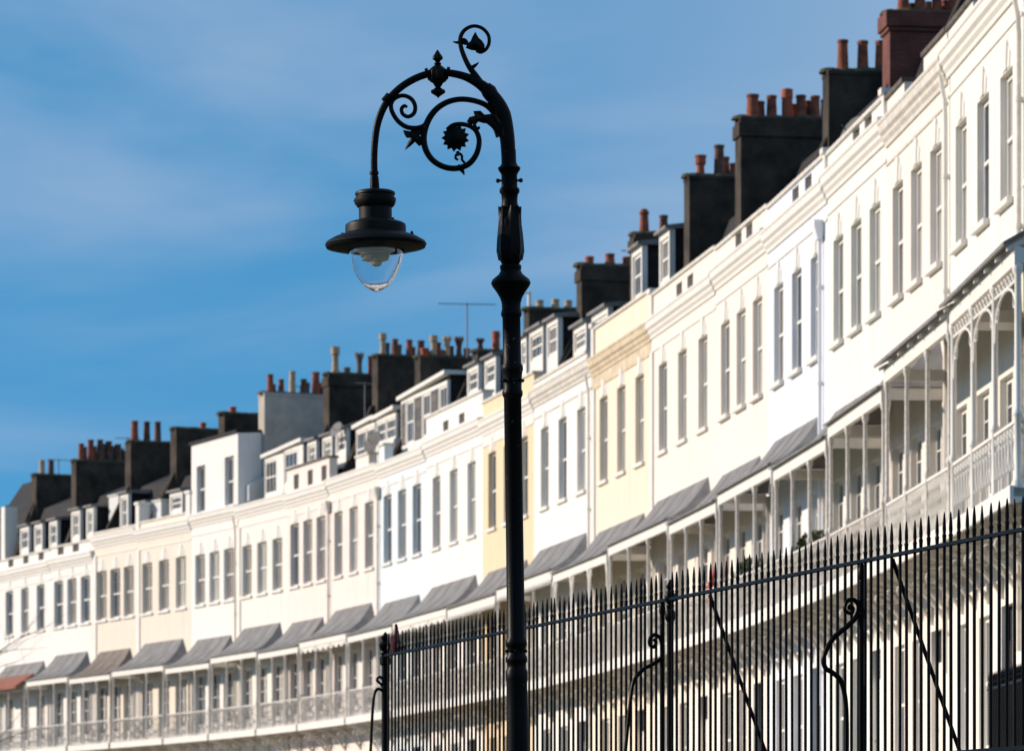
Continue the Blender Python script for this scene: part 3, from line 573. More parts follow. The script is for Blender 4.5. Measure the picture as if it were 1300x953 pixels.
# attic box dormers of houses 11, 12, 14 ------------------------------------------------
def attic(i, x0, x1, top0, top1, base, cols, front, ymat=slate):
    """wide flat-roofed attic: front is a list of (kind, width share)"""
    root, L = HOUSES[i]; y = .7
    d = MB(); d.prism_y([(x0+.03,Z(base-.8)),(x1-.03,Z(base-.8)),(x1-.03,Z(top1-.1)),(x0+.03,Z(top0-.1))], y+.09, y+2.3); o = d.build('attic', ymat, root)
    r = MB(); r.prism_y([(x0-.1,Z(top0-.1)),(x1+.1,Z(top1-.1)),(x1+.1,Z(top1+.02)),(x0-.1,Z(top0+.02))], y-.14, y+2.4); r.build('attic_roof', white, o)
    tot = sum(w for _, w in front); x = x0
    fr = MB(); fr.box(x0, x1, y-.005, y+.09, Z(base-.8), Z(base-.05)); fr.box(x0, x1, y-.01, y+.09, Z(min(top0,top1)-.22), Z(min(top0,top1)-.1))
    for kind, w in front:
        xe = x+(x1-x0)*w/tot
        if kind == 's':
            q = MB(); q.box(x+.04, xe-.04, y+.0, y+.06, Z(base-.05), Z(min(top0,top1)-.22)); q.build('slate_panel', greyslate, o)
        elif kind == 'w': window(root, x+.04, xe-.04, Z(base-.05), Z(min(top0,top1)-.22), y+.02, white, 'sash', False, False, pane_dark)
        elif kind == 'g': window(root, x+.04, xe-.04, Z(base-.05), Z(min(top0,top1)-.22), y+.02, white, 'georgian', False, False, pane_dark)
        else: fr.box(x+.04, xe-.04, y, y+.085, Z(base-.05), Z(min(top0,top1)-.22))
        fr.box(x-.045 if x > x0 else x, x+.045, y-.008, y+.088, Z(base-.05), Z(min(top0,top1)-.22)); x = xe
    fr.box(x1-.05, x1, y-.008, y+.088, Z(base-.05), Z(min(top0,top1)-.22))
    fr.build('attic_front', white, o)
attic(11, .1, 5.9, 15.1, 15.28, 13.6, 0, [('s',.6),('w',.9),('s',1),('w',.9),('s',1),('w',.9)])
attic(12, .8, 3.1, 14.75, 14.85, 13.4, 0, [('g',1),('g',.9)], slate)
attic(12, 3.25, 5.6, 14.8, 14.9, 13.95, 0, [('g',1),('g',1)], slate)
attic(14, .9, 3.0, 14.75, 14.85, 13.4, 0, [('g',1.2),('p',.7)], slate)
attic(14, 3.05, 5.1, 14.85, 14.95, 13.6, 0, [('g',1.2),('p',.5)], slate)

# the raised block of house 15 ---------------------------------------------------------
root, L = HOUSES[15]
b = MB(); h1 = [(.68-.42+.3,.68+.42+.4,Z(13.12),Z(14.8)), (3.55,4.5,Z(13.12),Z(14.86))]
wall_holes(b, 0.0, L-.0, Z(12.99), Z(15.62), h1, .14, -.0)
b.add([(L,0,Z(12.99)),(L,9,Z(12.99)),(L,9,Z(16.0)),(L,5,Z(16.9)),(L,3.4,Z(16.35)),(L,2,Z(15.9)),(L,1,Z(15.68)),(L,0,Z(15.62))], [tuple(range(8))])
b.add([(0,0,Z(12.99)),(0,9,Z(12.99)),(0,9,Z(15.6)),(0,0,Z(15.62))], [(0,1,2,3)])
b.build('attic_block', wht, root)
c = MB(); c.box(-.06, L+.02, -.08, .2, Z(15.62), Z(15.72)); c.build('block_coping', slate, root)
rf = MB(); rf.add([(0,.2,Z(15.6)),(L-.05,.2,Z(15.6)),(L-.05,5,Z(16.8)),(0,5,Z(16.8)),(0,9,Z(15.6)),(L-.05,9,Z(15.6))], [(0,1,2,3),(3,2,5,4)])
rf.tube([(L-.02,0,Z(15.66)),(L-.02,1,Z(15.72)),(L-.02,2,Z(15.94)),(L-.02,3.4,Z(16.39)),(L-.02,5,Z(16.94))], .06, 6)
rf.build('roof', slate, root)
for (xa, xb, za, zb) in h1: window(root, xa, xb, za, zb, .14, white, 'sash', False, True, pane_dark)
# slanting wing wall between block and attic of house 14
root, L = HOUSES[14]
m = MB(); m.prism_x([(.3,Z(13.2)),(2.0,Z(13.2)),(2.0,Z(14.75)),(.3,Z(13.75))], .06, .3); m.build('wing_wall', render_wh, root)
# rust red tiled front on the canopy of house 19
root, L = HOUSES[19]
m = MB(); m.prism_x([(-OUT-.35,Z(7.42)),(-OUT-.35,Z(7.52)),(-OUT+.42,Z(8.02)),(-OUT+.42,Z(7.9))], 1.2, L-.1); m.build('canopy_tiles', tiled_red, root)
# far left end gable behind house 20 : big dark roof
root, L = HOUSES[20]
m = MB(); m.prism_x([(1.3,Z(14.2)),(3.0,Z(16.7)),(7.5,Z(16.7)),(8.8,Z(14.0))], .5, L-1.6); m.build('attic_roof', slate, root)
m = MB(); m.box(L-.95, L-.45, .35, .9, Z(12.9), Z(15.2)); m.build('pier', white, root)
# white skylight-like rooftop stores on houses 16 and 18
for (i, xa, xb, y0, y1, z0, z1) in ((16, .35, 1.2, .5, 1.3, 13.2, 14.0), (17, 3.3, 4.2, .5, 1.0, 13.2, 14.0), (18, 3.4, 4.5, 1.2, 1.9, 13.6, 14.75)):
    m = MB(); m.box(xa, xb, y0, y1, Z(z0), Z(z1)); m.box(xa-.05, xb+.05, y0-.05, y1+.05, Z(z1), Z(z1+.06)); m.build('roof_housing', render_wh, HOUSES[i][0], .01)

# aerials, dishes, vent pipe -----------------------------------------------------------
def aerial(i, x, y, z0, z1, boom, ax=(1,0,0)):
    root, L = HOUSES[i]; m = MB(); m.tube([(x,y,Z(z0)),(x,y,Z(z1))], .022, 6)
    d = Vector(ax).normalized(); p = Vector((x,y,Z(z1)-.04)); m.tube([p-d*boom*.55, p+d*boom*.55], .014, 5); e = d.cross(Vector((0,0,1)))
    for q in range(9):
        c_ = p+d*boom*(-.5+q/8); m.tube([c_-e*.16, c_+e*.16], .006, 4)
    m.build('tv_aerial', cablem, root)
aerial(11, 5.95, 1.3, 15.7, 17.35, 1.6, (0.15,1,0))
aerial(20, 5.2, 3.0, 16.3, 17.35, .9, (0,1,0)); 
aerial(18, 4.4, 1.6, 15.3, 17.0, .9, (-.3,-1,0))
aerial(5, 5.9, 3.2, 15.9, 17.1, .7, (0,1,0))
aerial(8, 3.0, 2.2, 15.3, 16.5, .8, (.4,1,0)); aerial(13, 2.5, 2.0, 15.2, 16.6, .6, (-.2,1,0)); aerial(15, 3.2, 3.0, 16.2, 17.6, .7, (.6,1,0))
def dish(i, x, y, z, r, mat):
    root, L = HOUSES[i]; m = MB(); n = 14; pr = [(r*q/5, .22*(q/5)**2*r) for q in range(6)]
    mm = Matrix.Rotation(R(62), 4, 'X') @ Matrix.Rotation(R(20), 4, 'Y'); q = MB(); q.lathe(pr+[(r*.98,.25*r)], n)
    q.v = [tuple(mm @ Vector(v)+Vector((x,y,Z(z)))) for v in q.v]; m.add(q.v, q.f, True)
    m.tube([(x,y,Z(z)),(x,y+.15,Z(z-.05)),(x,y+.15,Z(z-.6))], .02, 6)
    c_ = mm @ Vector((0,0,r*.9)); m.tube([(x,y,Z(z-.1)),(x+c_.x,y+c_.y,Z(z)+c_.z)], .012, 5)
    m.build('satellite_dish', mat, root)
dish(12, 5.2, .1, 13.75, .38, greyclay); dish(13, 4.4, .45, 14.75, .28, cablem); dish(3, .5, .4, 13.75, .32, greyclay)
root, L = HOUSES[10]
m = MB(); m.tube([(6.9,1.5,Z(15.2)),(6.9,1.5,Z(16.75))], .06, 8); m.tube([(6.9,1.5,Z(16.7)),(6.9,1.15,Z(16.78))], .03, 6); m.box(6.85,6.95,.95,1.2,Z(16.72),Z(16.82)); m.tube([(6.9,1.5,Z(16.2)),(6.9,1.75,Z(16.25))], .035, 6); m.build('vent_pipe', white, root)

# balcony plants, parasol --------------------------------------------------------------
def local_pt(i, x, y, h):
    o, L = HOUSES[i]; a = o.rotation_euler.z; return Vector((o.location.x+x*math.cos(a)-y*math.sin(a), o.location.y+x*math.sin(a)+y*math.cos(a), h+EYE))
def plant(i, x, y, kind, label, s=1.0):
    t = empty('potted_plant', local_pt(i, x, y, 4.98)); tag(t, label, 'plant')
    p = MB(); p.lathe([(.11*s,0),(.16*s,.26*s),(.175*s,.26*s),(.175*s,.31*s),(.15*s,.31*s),(.145*s,.27*s),(0,.27*s)], 14); p.build('plant_pot', potm, t)
    f = MB(); rnd = random.Random(i*7+3)
    if kind == 'spiky':
        for q in range(34):
            th = rnd.random()*6.28; el = rnd.uniform(.5,1.4); ln = rnd.uniform(.5,.85)*s; d = Vector((math.cos(th)*math.cos(el), math.sin(th)*math.cos(el), math.sin(el))); sd_ = Vector((-math.sin(th), math.cos(th), 0))*.022
            o_ = Vector((0,0,.5*s)); mid = o_+d*ln*.55; tip = o_+d*ln+Vector((0,0,-.18*ln*(1.5-el)))
            f.add([o_-sd_, o_+sd_, mid+sd_, mid-sd_, tip], [(0,1,2,3),(3,2,4)])
        f.tube([(0,0,.25*s),(0,0,.52*s)], .03, 6)
    else:
        f.tube([(0,0,.25*s),(0,0,.5*s)], .02, 6)
        for q in range(420):
            v = Vector((rnd.gauss(0,1), rnd.gauss(0,1), rnd.gauss(0,1))).normalized()*rnd.uniform(.6,1)*.3*s+Vector((0,0,.72*s)); a_ = Vector((rnd.gauss(0,1),rnd.gauss(0,1),rnd.gauss(0,1))).normalized()*.07; b_ = a_.orthogonal().normalized()*.045
            f.add([v-a_, v+b_, v+a_, v-b_], [(0,1,2,3)])
    f.build('foliage', leafm, t)
plant(0, 5.1-.2, -.5, 'spiky', 'spiky leaved potted plant on the balcony of the lattice veranda at the right edge', 1.15)
plant(3, 2.4, -.6, 'ball', 'round clipped green bush on the balcony of the pale greenish white house', 1.25)
plant(4, 1.6, -.6, 'ball', 'rounded potted bush on the balcony of the blue-white house', 1.3)
plant(2, 1.2, -.7, 'spiky', 'spiky potted plant on the balcony of the cream house with split parapet', .8)
plant(6, 5.5, -.7, 'ball', 'leafy potted bush on the balcony of the pale cream house next to the primrose house', 1.0)
t = empty('folded_parasol', local_pt(5, 1.2, -.65, 4.98)); t.rotation_euler = (R(8), R(14), .3); tag(t, 'small folded red parasol leaning on a cream house balcony', 'parasol')
m = MB(); m.tube([(0,0,0),(0,0,1.9)], .02, 6); m.build('pole', white, t)
m = MB(); m.lathe([(.03,.75),(.10,.85),(.08,1.4),(.02,1.85),(0,1.86)], 8, flute=.2); m.build('canopy', redm, t)

# small black area railings in front of the nearest houses ---------------------------------
ar = empty('area_railing', local_pt(0, 0, -.95, ZT-EYE), HOUSES[0][0].rotation_euler.z)
tag(ar, 'low black spiked railing in front of the nearest house, behind the tall railing', 'railing')
m = MB(); m.box(3.2, 7, -.02, .02, 1.2, 1.23); m.box(3.2, 7, -.02, .02, .25, .28); m.build('rail', iron, ar)
sp = MB(); sp.tube([(0,0,0),(0,0,1.25)], .012, 6); sp.lathe([(.012,1.25),(.028,1.29),(.012,1.32),(.022,1.35),(0,1.45)], 8)
b0 = sp.build('bar', iron, ar); b0.location = (3.3, 0, 0)
for q in range(1, 25):
    c_ = b0.copy(); C.objects.link(c_); c_.parent = ar; c_.location = (3.3+q*.15, 0, 0)

# ------------------------------------------------------------------ the tall railing
ZR = EYE+2.0; ZB = 2.3; fr = empty('iron_railing', (FB.x, FB.y, 0), math.atan2((FA-FB).y, (FA-FB).x)); FL = (FA-FB).length
tag(fr, 'tall black spiked iron railing running behind the lamp post towards the lower right', 'railing')
EX = .5
m = MB(); m.box(-.05, FL+EX, -.022, .022, ZR-.008, ZR+.012); m.build('top_rail', iron, fr)
m = MB(); m.box(-.05, FL+EX, -.022, .022, ZB+.03, ZB+.055); m.build('bottom_rail', iron, fr)
m = MB(); m.box(-.3, FL+EX+.3, -.24, .2, -.1, ZB-.12); m.box(-.35, FL+EX+.35, -.29, .25, ZB-.12, ZB); m.build('plinth', stone_m, fr, .01)
r = .0103
sp = MB(); sp.tube([(0,0,ZB),(0,0,ZR+.02)], r, 8)
sp.lathe([(r,ZR+.012),(.0125,ZR+.05),(.0145,ZR+.06),(.0095,ZR+.07),(.012,ZR+.095),(.010,ZR+.14),(.005,ZR+.19),(0,ZR+.205)], 8)
b0 = None; nb = 124; step = (FL+EX-.12)/nb; far_bars = MB()
posts_at = [0.0, None]
def at_px(px):                 # distance along the railing of a feature seen at that bearing
    t = (px-650)/5385; d = FA-FB; k = (t*FB.y-FB.x)/(d.x-t*d.y); return k*FL
PX = [at_px(848), at_px(1094)]
for q in range(nb+1):
    x = .09+q*step
    if any(abs(x-p) < .05 for p in PX): continue
    if q < 27:
        jx = x+random.uniform(-.003,.003); far_bars.add([(v[0]+jx, v[1], v[2]) for v in sp.v], sp.f, True); continue
    if b0 is None: b0 = sp.build('bar', iron, fr); o = b0
    else: o = b0.copy(); C.objects.link(o); o.parent = fr
    o.location = (x+random.uniform(-.003,.003), 0, random.uniform(-.008,.004)); o.rotation_euler = (random.uniform(-.0006,.0006), random.uniform(-.002,.002), random.random())
tag(far_bars.build('far_bars', iron, fr), kind='stuff')
def fpost(x, rr, h, name='post', fin=True):
    m = MB(); m.tube([(x,0,ZB-.05),(x,0,ZR+h)], rr, 10)
    if not fin: m.lathe([(rr,ZR+h-.1),(rr*1.25,ZR+h-.08),(rr*1.25,ZR+h-.04),(rr,ZR+h-.02),(rr*.5,ZR+h+.01)], 12, (x,0,0))
    if fin: m.lathe([(rr,ZR+h-.12),(rr*1.5,ZR+h-.1),(rr*1.5,ZR+h-.05),(rr,ZR+h-.03),(rr*1.3,ZR+h)], 12, (x,0,0))
    if fin: m.lathe([(rr*.6,ZR+h),(rr*1.5,ZR+h+.03),(rr*1.7,ZR+h+.07),(rr*.8,ZR+h+.11),(rr*1.2,ZR+h+.135),(rr*.3,ZR+h+.18),(0,ZR+h+.19)], 12, (x,0,0))
    return m.build(name, iron, fr)
fpost(-.02, .036, .03); fpost(PX[0]+.05, .025, -.04); fpost(PX[0]-.13, .019, .0, fin=False); fpost(PX[1], .021, -.02, fin=False)
def scroll(x, pts, rads, name='scroll_brace'):
    m = MB(); m.tube([(x, -p[0], ZR+p[1]) for p in pts], rads, 8); return m.build(name, iron, fr)
def smooth(pts, n=6):
    o = []
    for i in range(len(pts)-1):
        p0 = pts[max(i-1,0)]; p1 = pts[i]; p2 = pts[i+1]; p3 = pts[min(i+2,len(pts)-1)]
        for k in range(n):
            t = k/n; o.append(tuple(.5*((2*p1[a])+(-p0[a]+p2[a])*t+(2*p0[a]-5*p1[a]+4*p2[a]-p3[a])*t*t+(-p0[a]+3*p1[a]-3*p2[a]+p3[a])*t**3) for a in range(len(p1))))
    o.append(tuple(pts[-1])); return o
# side stays on the road side (pts = outward distance, height from the top rail)
s1 = 1/168.
S1 = smooth([(p[0]*s1, p[1]*s1) for p in [(11,-46),(8,-51),(11,-56),(16,-53),(16,-46),(9,-41),(2,-47),(0,-60),(2,-70),(12,-77),(25,-84),(36,-97),(40,-115),(44,-150),(48,-190)]])
scroll(PX[0]-.13, S1, .014)
s2 = 1/195.
S2 = smooth([(p[0]*s2, p[1]*s2) for p in [(15,-59),(17.5,-57.5),(15,-54.5),(11,-58),(14,-64),(22,-60),(20,-50),(11,-47),(4,-55),(7,-68),(20,-81),(38,-96),(50,-118),(48,-132),(40,-137),(28,-147),(22,-168),(20,-200),(20,-250)]])
scroll(PX[1], S2, [.009+.008*min(i_/60, 1) for i_ in range(len(S2))])
S3 = smooth([(0,-.22),(.03,-.19),(.06,-.22),(.02,-.26),(-.0,-.3)]); scroll(-.02, [(a+.02,b) for a,b in S3], .012)
S4 = smooth([(0,-.34),(.06,-.30),(.10,-.34),(.12,-.5),(.14,-.9)]); scroll(-.02, S4, .014)
# straight raking stays on the terrace side
for (px0, ang_) in ((1133, .34), (901, .34)):
    x0 = at_px(px0); m = MB(); m.tube([(x0, 0, ZR-.02), (x0-.02, ang_*1.3+.05, ZB-.0)], .014, 8); m.build('raking_stay', iron, fr)
# the maroon knitted thing pushed over a spike near the end post
p = Vector((FB.x, FB.y))+(FA-FB).normalized()*.36
t = empty('glove', (p.x, p.y, ZR+.02)); tag(t, 'dark maroon glove pushed over a spike beside the end post of the railing', 'glove')
m = MB(); m.lathe([(.0,-.02),(.035,-.015),(.045,.02),(.048,.06),(.035,.11),(.026,.15)], 12); 
m.build('palm', wool, t)
m = MB(); m.tube([(.0,0,.14),(.004,0,.19),(.0,.0,.235),(-.002,0,.25)], [.02,.017,.014,.006], 8); m.build('finger', wool, t)
m = MB(); m.tube([(.035,0,.03),(.07,0,.05),(.085,0,.035)], [.02,.017,.008], 8); m.build('thumb', wool, t)

# ------------------------------------------------------------------ the street lamp
lamp = empty('street_lamp', (.068, 24.48, 0)); lamp.rotation_euler = (0, R(-.85), 0)
tag(lamp, 'ornate black cast iron street lamp with a scrolled swan neck and hanging clear glass globe', 'street lamp')
def axis_px(y): return 656+(y-860)*.01484
def U(zx, zy, dy=0):           # drawing units of the lamp elevation -> metres in the lamp's frame
    x = 380+zx/2.3825; y = zy/2.3825
    return ((x-axis_px(y))/220., dy, (1112-y)/220.+EYE)
def ur(r): return r/2.3825/220.
def crv(pts, rads, name, par, seg=10, n=5, dy=0, flat=1):
    P3 = smooth([(p[0], p[1]) for p in pts], n)
    if not isinstance(rads, (list, tuple)): rads = [rads]*len(pts)
    rr = []
    for i in range(len(pts)-1):
        for k in range(n): rr.append(rads[i]+(rads[i+1]-rads[i])*k/n)
    rr.append(rads[-1])
    mb_ = MB(); mb_.tube([U(a, b, dy) for a, b in P3], [ur(q) for q in rr], seg)
    return mb_ if name is None else mb_.build(name, iron, par)
def prof(pts, xc=None):        # profile (half width, y) in drawing units
    return [(ur(r_), (1112-y/2.3825)/220.+EYE) for r_, y in pts]
# column
pz = lambda y: (1112-y)/220.+EYE
col = [(.19,0),(.19,.1),(.165,.13),(.15,.35),(.165,.4),(.13,.46),(.12,.9),(.14,.95),(.14,1.0),(.085,1.08),(.07,1.35),(.068,pz(1010)),(.062,pz(900)),(.06,pz(866)),
       (.064,pz(862)),(.064,pz(852)),(.055,pz(848)),(.055,pz(842)),(.063,pz(839)),(.063,pz(834)),(.053,pz(830)),(.052,pz(822)),(.062,pz(819)),(.062,pz(813)),(.052,pz(809)),
       (.051,pz(700)),(.0505,pz(505)),(.058,pz(502)),(.060,pz(497)),(.053,pz(494)),(.055,pz(480)),(.059,pz(472)),(.064,pz(469)),(.062,pz(464)),(.053,pz(461)),(.052,pz(403)),(.06,pz(400)),(.06,pz(396)),(.054,pz(393)),(.055,pz(385)),(.064,pz(378)),(.082,pz(371)),(.108,pz(363)),(.115,pz(359)),(.108,pz(355)),(.07,pz(348)),(.058,pz(343)),
       (.062,pz(341)),(.062,pz(337)),(.05,pz(335)),(.06,pz(331)),(.071,pz(327)),(.073,pz(318)),(.068,pz(300)),(.062,pz(280)),(.05,pz(265)),(.045,pz(255)),(.048,pz(247)),(.058,pz(244)),(.058,pz(240)),(.046,pz(237)),(.046,pz(222)),(.052,pz(219)),(.062,pz(216)),(.066,pz(213)),(.05,pz(210)),(.042,pz(206)),(.04,pz(190))]
m = MB(); m.lathe(col, 32); m.build('column', iron, lamp)
m = MB()
for k in range(10):            # rosettes round the studded collar
    th = 2*math.pi*k/10; c_ = (.057*math.cos(th), .057*math.sin(th), pz(483)); m.lathe([(.0,-.012),(.013,-.006),(.013,.006),(0,.012)], 8, c_)
    c_ = (.056*math.cos(th+.3), .056*math.sin(th+.3), pz(826)); m.lathe([(.0,-.01),(.011,-.005),(.011,.005),(0,.01)], 8, c_)
m.build('collar_studs', iron, lamp)
def bulb_r(y):
    t = [(331,.06),(327,.071),(318,.073),(300,.068),(280,.057),(265,.05),(255,.045)]
    if y >= t[0][0]: return t[0][1]
    for (a, ra), (b, rb) in zip(t, t[1:]):
        if b <= y <= a: return ra+(rb-ra)*(a-y)/(a-b)
    return t[-1][1]
m = MB()
for k in range(8):             # lapping leaves on the bulb
    th = 2*math.pi*k/8
    for (ro, z0, z1, w_) in ((.074, 330, 262, .030),):
        pts = []; 
        for t in range(7):
            q = t/6; y_ = z0+(z1-z0)*q; rr = bulb_r(y_)+.002+(.012*max(0,q-.75)*4)**1.0*1.0
            a_ = th+.10*q; pts.append((Vector((rr*math.cos(a_), rr*math.sin(a_), pz(y_))), w_*math.sin(math.pi*min(q*.8+.2, 1))**.6, a_))
        vs = []; fs = []
        for (p_, ww, a_) in pts:
            tn = Vector((-math.sin(a_), math.cos(a_), 0)); rn = Vector((math.cos(a_), math.sin(a_), 0)); vs += [p_-tn*ww-rn*.006, p_+rn*.006, p_+tn*ww-rn*.006, p_-rn*.02]
        for t in range(6):
            for j in range(4): fs.append((t*4+j, t*4+(j+1)%4, (t+1)*4+(j+1)%4, (t+1)*4+j))
        m.add(vs, fs, True)
m.build('leaf_sheath', iron, lamp)
for sg in (-1, 1):             # set screws below the arm
    m = MB(); z_ = pz(229); m.tube([(sg*.04,0,z_),(sg*.062,0,z_)], .006, 8); m.lathe([(0,-.014),(.012,-.008),(.012,.008),(0,.014)], 10, (sg*.066,0,z_)); m.build('set_screw', iron, lamp)
# arms and scrolls
crv([(634,520),(632,470),(630,430),(624,385),(615,345),(598,308),(572,275),(540,249),(500,229),(455,218),(415,216),(380,222),(340,238),(303,262),(272,293),(250,330),(235,375),(228,430),(226,480),(227,520),(228,568)],
    [22,22,23,24,25,22,19,15,12,11,11,11,11,11,11,11,11,10.5,10.5,10.5,10.5], 'swan_neck', lamp, 14, 6)
sc = MB()
def addc(pts, rads, seg=8): 
    q = crv(pts, rads, None, None, seg); sc.add(q.v, q.f, True)
addc([(600,330),(575,290),(552,256),(532,226),(512,197),(497,165),(488,135),(488,108),(502,87),(527,77),(553,84),(571,104),(574,128),(565,147),(548,156),(534,152)], [16,14,12,10,8,7.5,7,6.5,6,5.5,5.5,5.5,5.5,5.5,6,3])
addc([(508,190),(520,202),(532,196),(543,187)], [5,7,5,1]); addc([(486,122),(505,128),(497,118),(480,126),(464,123)], [6,7,6,5,1])
addc([(612,395),(604,365),(588,338),(562,315),(522,301),(480,298),(440,309),(408,333),(386,368),(376,410),(383,450),(405,482),(440,502),(478,506),(513,493),(536,463),(544,425),(535,395),(515,379),(490,373),(465,376),(447,390)],
     [18,14,10,8.5,8.5,8.5,9,9.5,10,10,9.5,9,9,9,9,8.5,8,7.5,7,7,7,7])
addc([(478,500),(492,512),(499,527)], [9,7,1]); addc([(500,490),(492,480),(492,470),(485,462),(474,466),(473,476),(481,481)], [4,4,4,4,4,4,3])
addc([(384,368),(372,378),(350,383),(322,378),(296,358),(279,328),(279,305),(292,290),(315,284),(338,294),(350,315),(347,337),(330,348),(313,340),(309,324),(318,315),(326,320)],
     [7,7,7.5,7.5,7,7,6.5,6.5,6.5,6.5,6.5,6.5,6,6,6,5.5,4])
addc([(608,410),(596,385),(575,368),(555,360),(538,362),(530,375),(538,388),(545,382)], [15,12,9,7,6,5,5,4])
sc.build('scrollwork', iron, lamp)
def leafy(name, polys, th=9):
    q = MB()
    for poly in polys:
        cx = sum(p[0] for p in poly)/len(poly); cy = sum(p[1] for p in poly)/len(poly); n = len(poly)
        vs = [U(x, y, 0) for x, y in poly]+[U(cx, cy, -ur(th)), U(cx, cy, ur(th))]; q.add(vs, [(i, (i+1)%n, n) for i in range(n)]+[((i+1)%n, i, n+1) for i in range(n)])
    q.build(name, iron, lamp)
leafy('leaf', [[(532,94),(542,112),(553,122),(561,135),(560,150),(548,158),(536,152),(520,150),(503,143),(508,130),(518,122),(523,110)]], 14)
leafy('leaf', [[(313,388),(335,392),(350,380),(372,378),(376,400),(362,402),(368,412),(374,432),(362,438),(350,425),(335,438),(318,450),(328,425),(338,412),(324,412),(318,402)]], 10)
leafy('leaf', [[(612,350),(590,342),(560,345),(548,333),(526,334),(530,348),(514,352),(506,366),(520,376),(540,366),(560,372),(585,368),(606,382)]], 12)
# the spiky sunflower inside the big scroll
q = MB(); cx, cy = 472, 414; n = 26; vs = []; 
poly = [(cx+(43 if k % 2 else 33)*math.cos(2*math.pi*k/n), cy+(43 if k % 2 else 33)*math.sin(2*math.pi*k/n)) for k in range(n)]
vs = [U(x, y, 0) for x, y in poly]+[U(cx+20*math.cos(2*math.pi*k/n), cy+20*math.sin(2*math.pi*k/n), -ur(14)) for k in range(n)]+[U(cx+20*math.cos(2*math.pi*k/n), cy+20*math.sin(2*math.pi*k/n), ur(14)) for k in range(n)]+[U(cx,cy,-ur(20)), U(cx,cy,ur(20))]
fs = [(k, (k+1)%n, n+(k+1)%n, n+k) for k in range(n)]+[(n+k, n+(k+1)%n, 3*n) for k in range(n)]+[((k+1)%n, k, 2*n+k, 2*n+(k+1)%n) for k in range(n)]+[(2*n+(k+1)%n, 2*n+k, 3*n+1) for k in range(n)]
q.add(vs, fs); q.tube([U(447,390), U(455,400), U(465,408)], ur(7), 6); q.tube([U(478,455), U(482,468)], ur(6), 6); q.build('flower_boss', iron, lamp)
for (dx_, dy_) in (): pass
# spindle finial on the crown of the arm
q = MB(); x0, _, _ = U(419, 225); pr = prof([(1,147),(5,153),(9,160),(15,168),(16,174),(9,180),(6,185),(11,189),(9,194),(15,198),(24,206),(28,214),(28,236),(24,242),(15,248),(11,256),(7,260),(12,265),(21,270),(22,276),(14,282),(5,288),(1,293)])
q.lathe(pr[::-1], 20, (x0,0,0), flute=.05); q.tube([U(384,222), U(393,219)], ur(19), 12); q.tube([U(444,217), U(453,219)], ur(19), 12); q.build('finial', iron, lamp)
for pts_, rr_ in (([U(275,283), U(268,292), U(258,303)], ur(14)), ([U(226,512), U(226,522)], ur(14)), ([U(227,528), U(228,566)], [ur(13),ur(15)]), ([U(562,262),U(574,276),U(585,293)], [ur(19),ur(24),ur(22)])):
    q = MB(); q.tube(pts_, rr_, 14); q.build('neck_ring', iron, lamp)
# lantern
lx, _, _ = U(230, 650)
q = MB(); q.lathe(prof([(10,566),(22,568),(52,571),(60,575),(61,582),(58,585),(58,590),(63,594),(63,602),(60,612),(55,619),(50,622),(50,657),(56,661),(72,664),(84,668),(91,673),(92,680),(92,698),(100,702),(128,712),(150,725),(154,733),(150,742),(120,749),(88,752),(85,748),(84,735),(20,730),(2,728)]), 40, (lx,0,0))
q.build('canopy', noisy('grey_black_enamel', (.004,.004,.004), .5, .3, 12, .05, spec=.15), lamp)
q = MB()
for (zx, zy, s_) in ((340,702,1),(130,704,-1),(283,660,0),(170,600,0)):
    a_ = U(zx, zy, -.02); q.tube([U(zx, zy+10), U(zx, zy-8)], ur(4), 6); q.tube([U(zx-6, zy), U(zx+6, zy)], ur(3), 6)
q.build('clips', iron, lamp)
gm, n_, b_ = base_mat('clear_glass'); b_.inputs['Base Color'].default_value = (.97,.98,1,1); b_.inputs['Roughness'].default_value = .015; b_.inputs['IOR'].default_value = 1.45; b_.inputs['Transmission Weight'].default_value = 1
b_.inputs['Coat Weight'].default_value = 0
outer = prof([(82,735),(82,748),(81,765),(77,785),(70,806),(60,827),(47,846),(32,861),(18,870),(6,875),(.01,876.5)]); inner = [(max(r_-.0032,.00001), z_+(.0035 if k_ > 7 else 0)) for k_, (r_, z_) in enumerate(outer)]
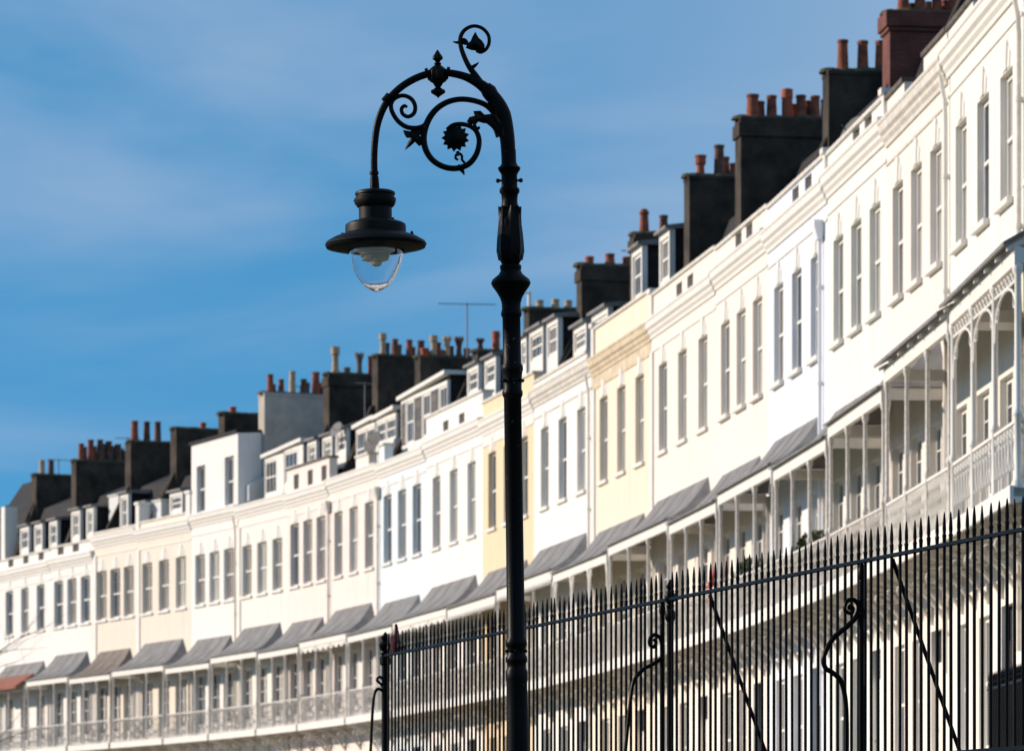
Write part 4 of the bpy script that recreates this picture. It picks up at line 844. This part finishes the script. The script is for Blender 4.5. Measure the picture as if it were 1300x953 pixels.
q = MB(); q.lathe(outer+inner[::-1], 48, (lx,0,0)); q.build('glass_globe', gm, lamp)
rm, n_, b_ = base_mat('frosted_lamp_holder'); b_.inputs['Base Color'].default_value = (.88,.80,.66,1); b_.inputs['Roughness'].default_value = .3; b_.inputs['Metallic'].default_value = .1
q = MB(); q.lathe(prof([(58,740),(60,752),(52,756),(46,758),(46,763),(43,766),(44,771),(41,774),(42,779),(30,783),(12,785),(.01,786)]), 32, (lx-.004,0,0)); q.build('reflector', rm, lamp)
q = MB(); q.lathe(prof([(14,780),(18,790),(15,796),(6,799),(.01,800)]), 20, (lx,0,0)); q.build('bulb', rm, lamp)

# ------------------------------------------------------------------ bare tree at the far left
rnd = random.Random(11)
tr = empty('bare_tree', (-16.6, 120, 0.2)); tag(tr, 'leafless tree whose thin twigs reach in at the lower left edge', 'tree')
tm_, br_ = MB(), MB()
tm_.tube([(0,0,0),(.05,0,2.2),(.1,.05,4.4),(0,.1,6.0)], [.22,.18,.14,.10], 10); tm_.build('trunk', bark, tr)
def grow(p, d, ln, r_, k):
    q = p; pts = [p]; rs = [r_]
    for s_ in range(4):
        d = (d+Vector((rnd.gauss(0,.13), rnd.gauss(0,.13), rnd.gauss(0,.10)+.02))).normalized(); q = q+d*ln/4; pts.append(q); rs.append(r_*(1-.14*(s_+1)))
        if k > 0 and s_ > 0:
            dd = (d+Vector((rnd.gauss(0,.6), rnd.gauss(0,.6), rnd.gauss(0,.45)))).normalized(); grow(q, dd, ln*.62, rs[-1]*.62, k-1)
    br_.tube(pts, rs, 5 if k > 1 else 4, False)
    if k > 0: grow(q, d, ln*.7, rs[-1], k-1)
for (z_, a_) in ((3.2,0.2),(3.9,2.2),(4.4,4.3),(5.0,1.2),(5.5,5.6),(5.9,3.3),(6.0,.0)):
    grow(Vector((.05,.05,z_)), Vector((math.cos(a_)*.8, math.sin(a_)*.8, .62)).normalized(), 2.0, .06, 3)
br_.build('crown', bark, tr)
print('objects', len(bpy.data.objects))
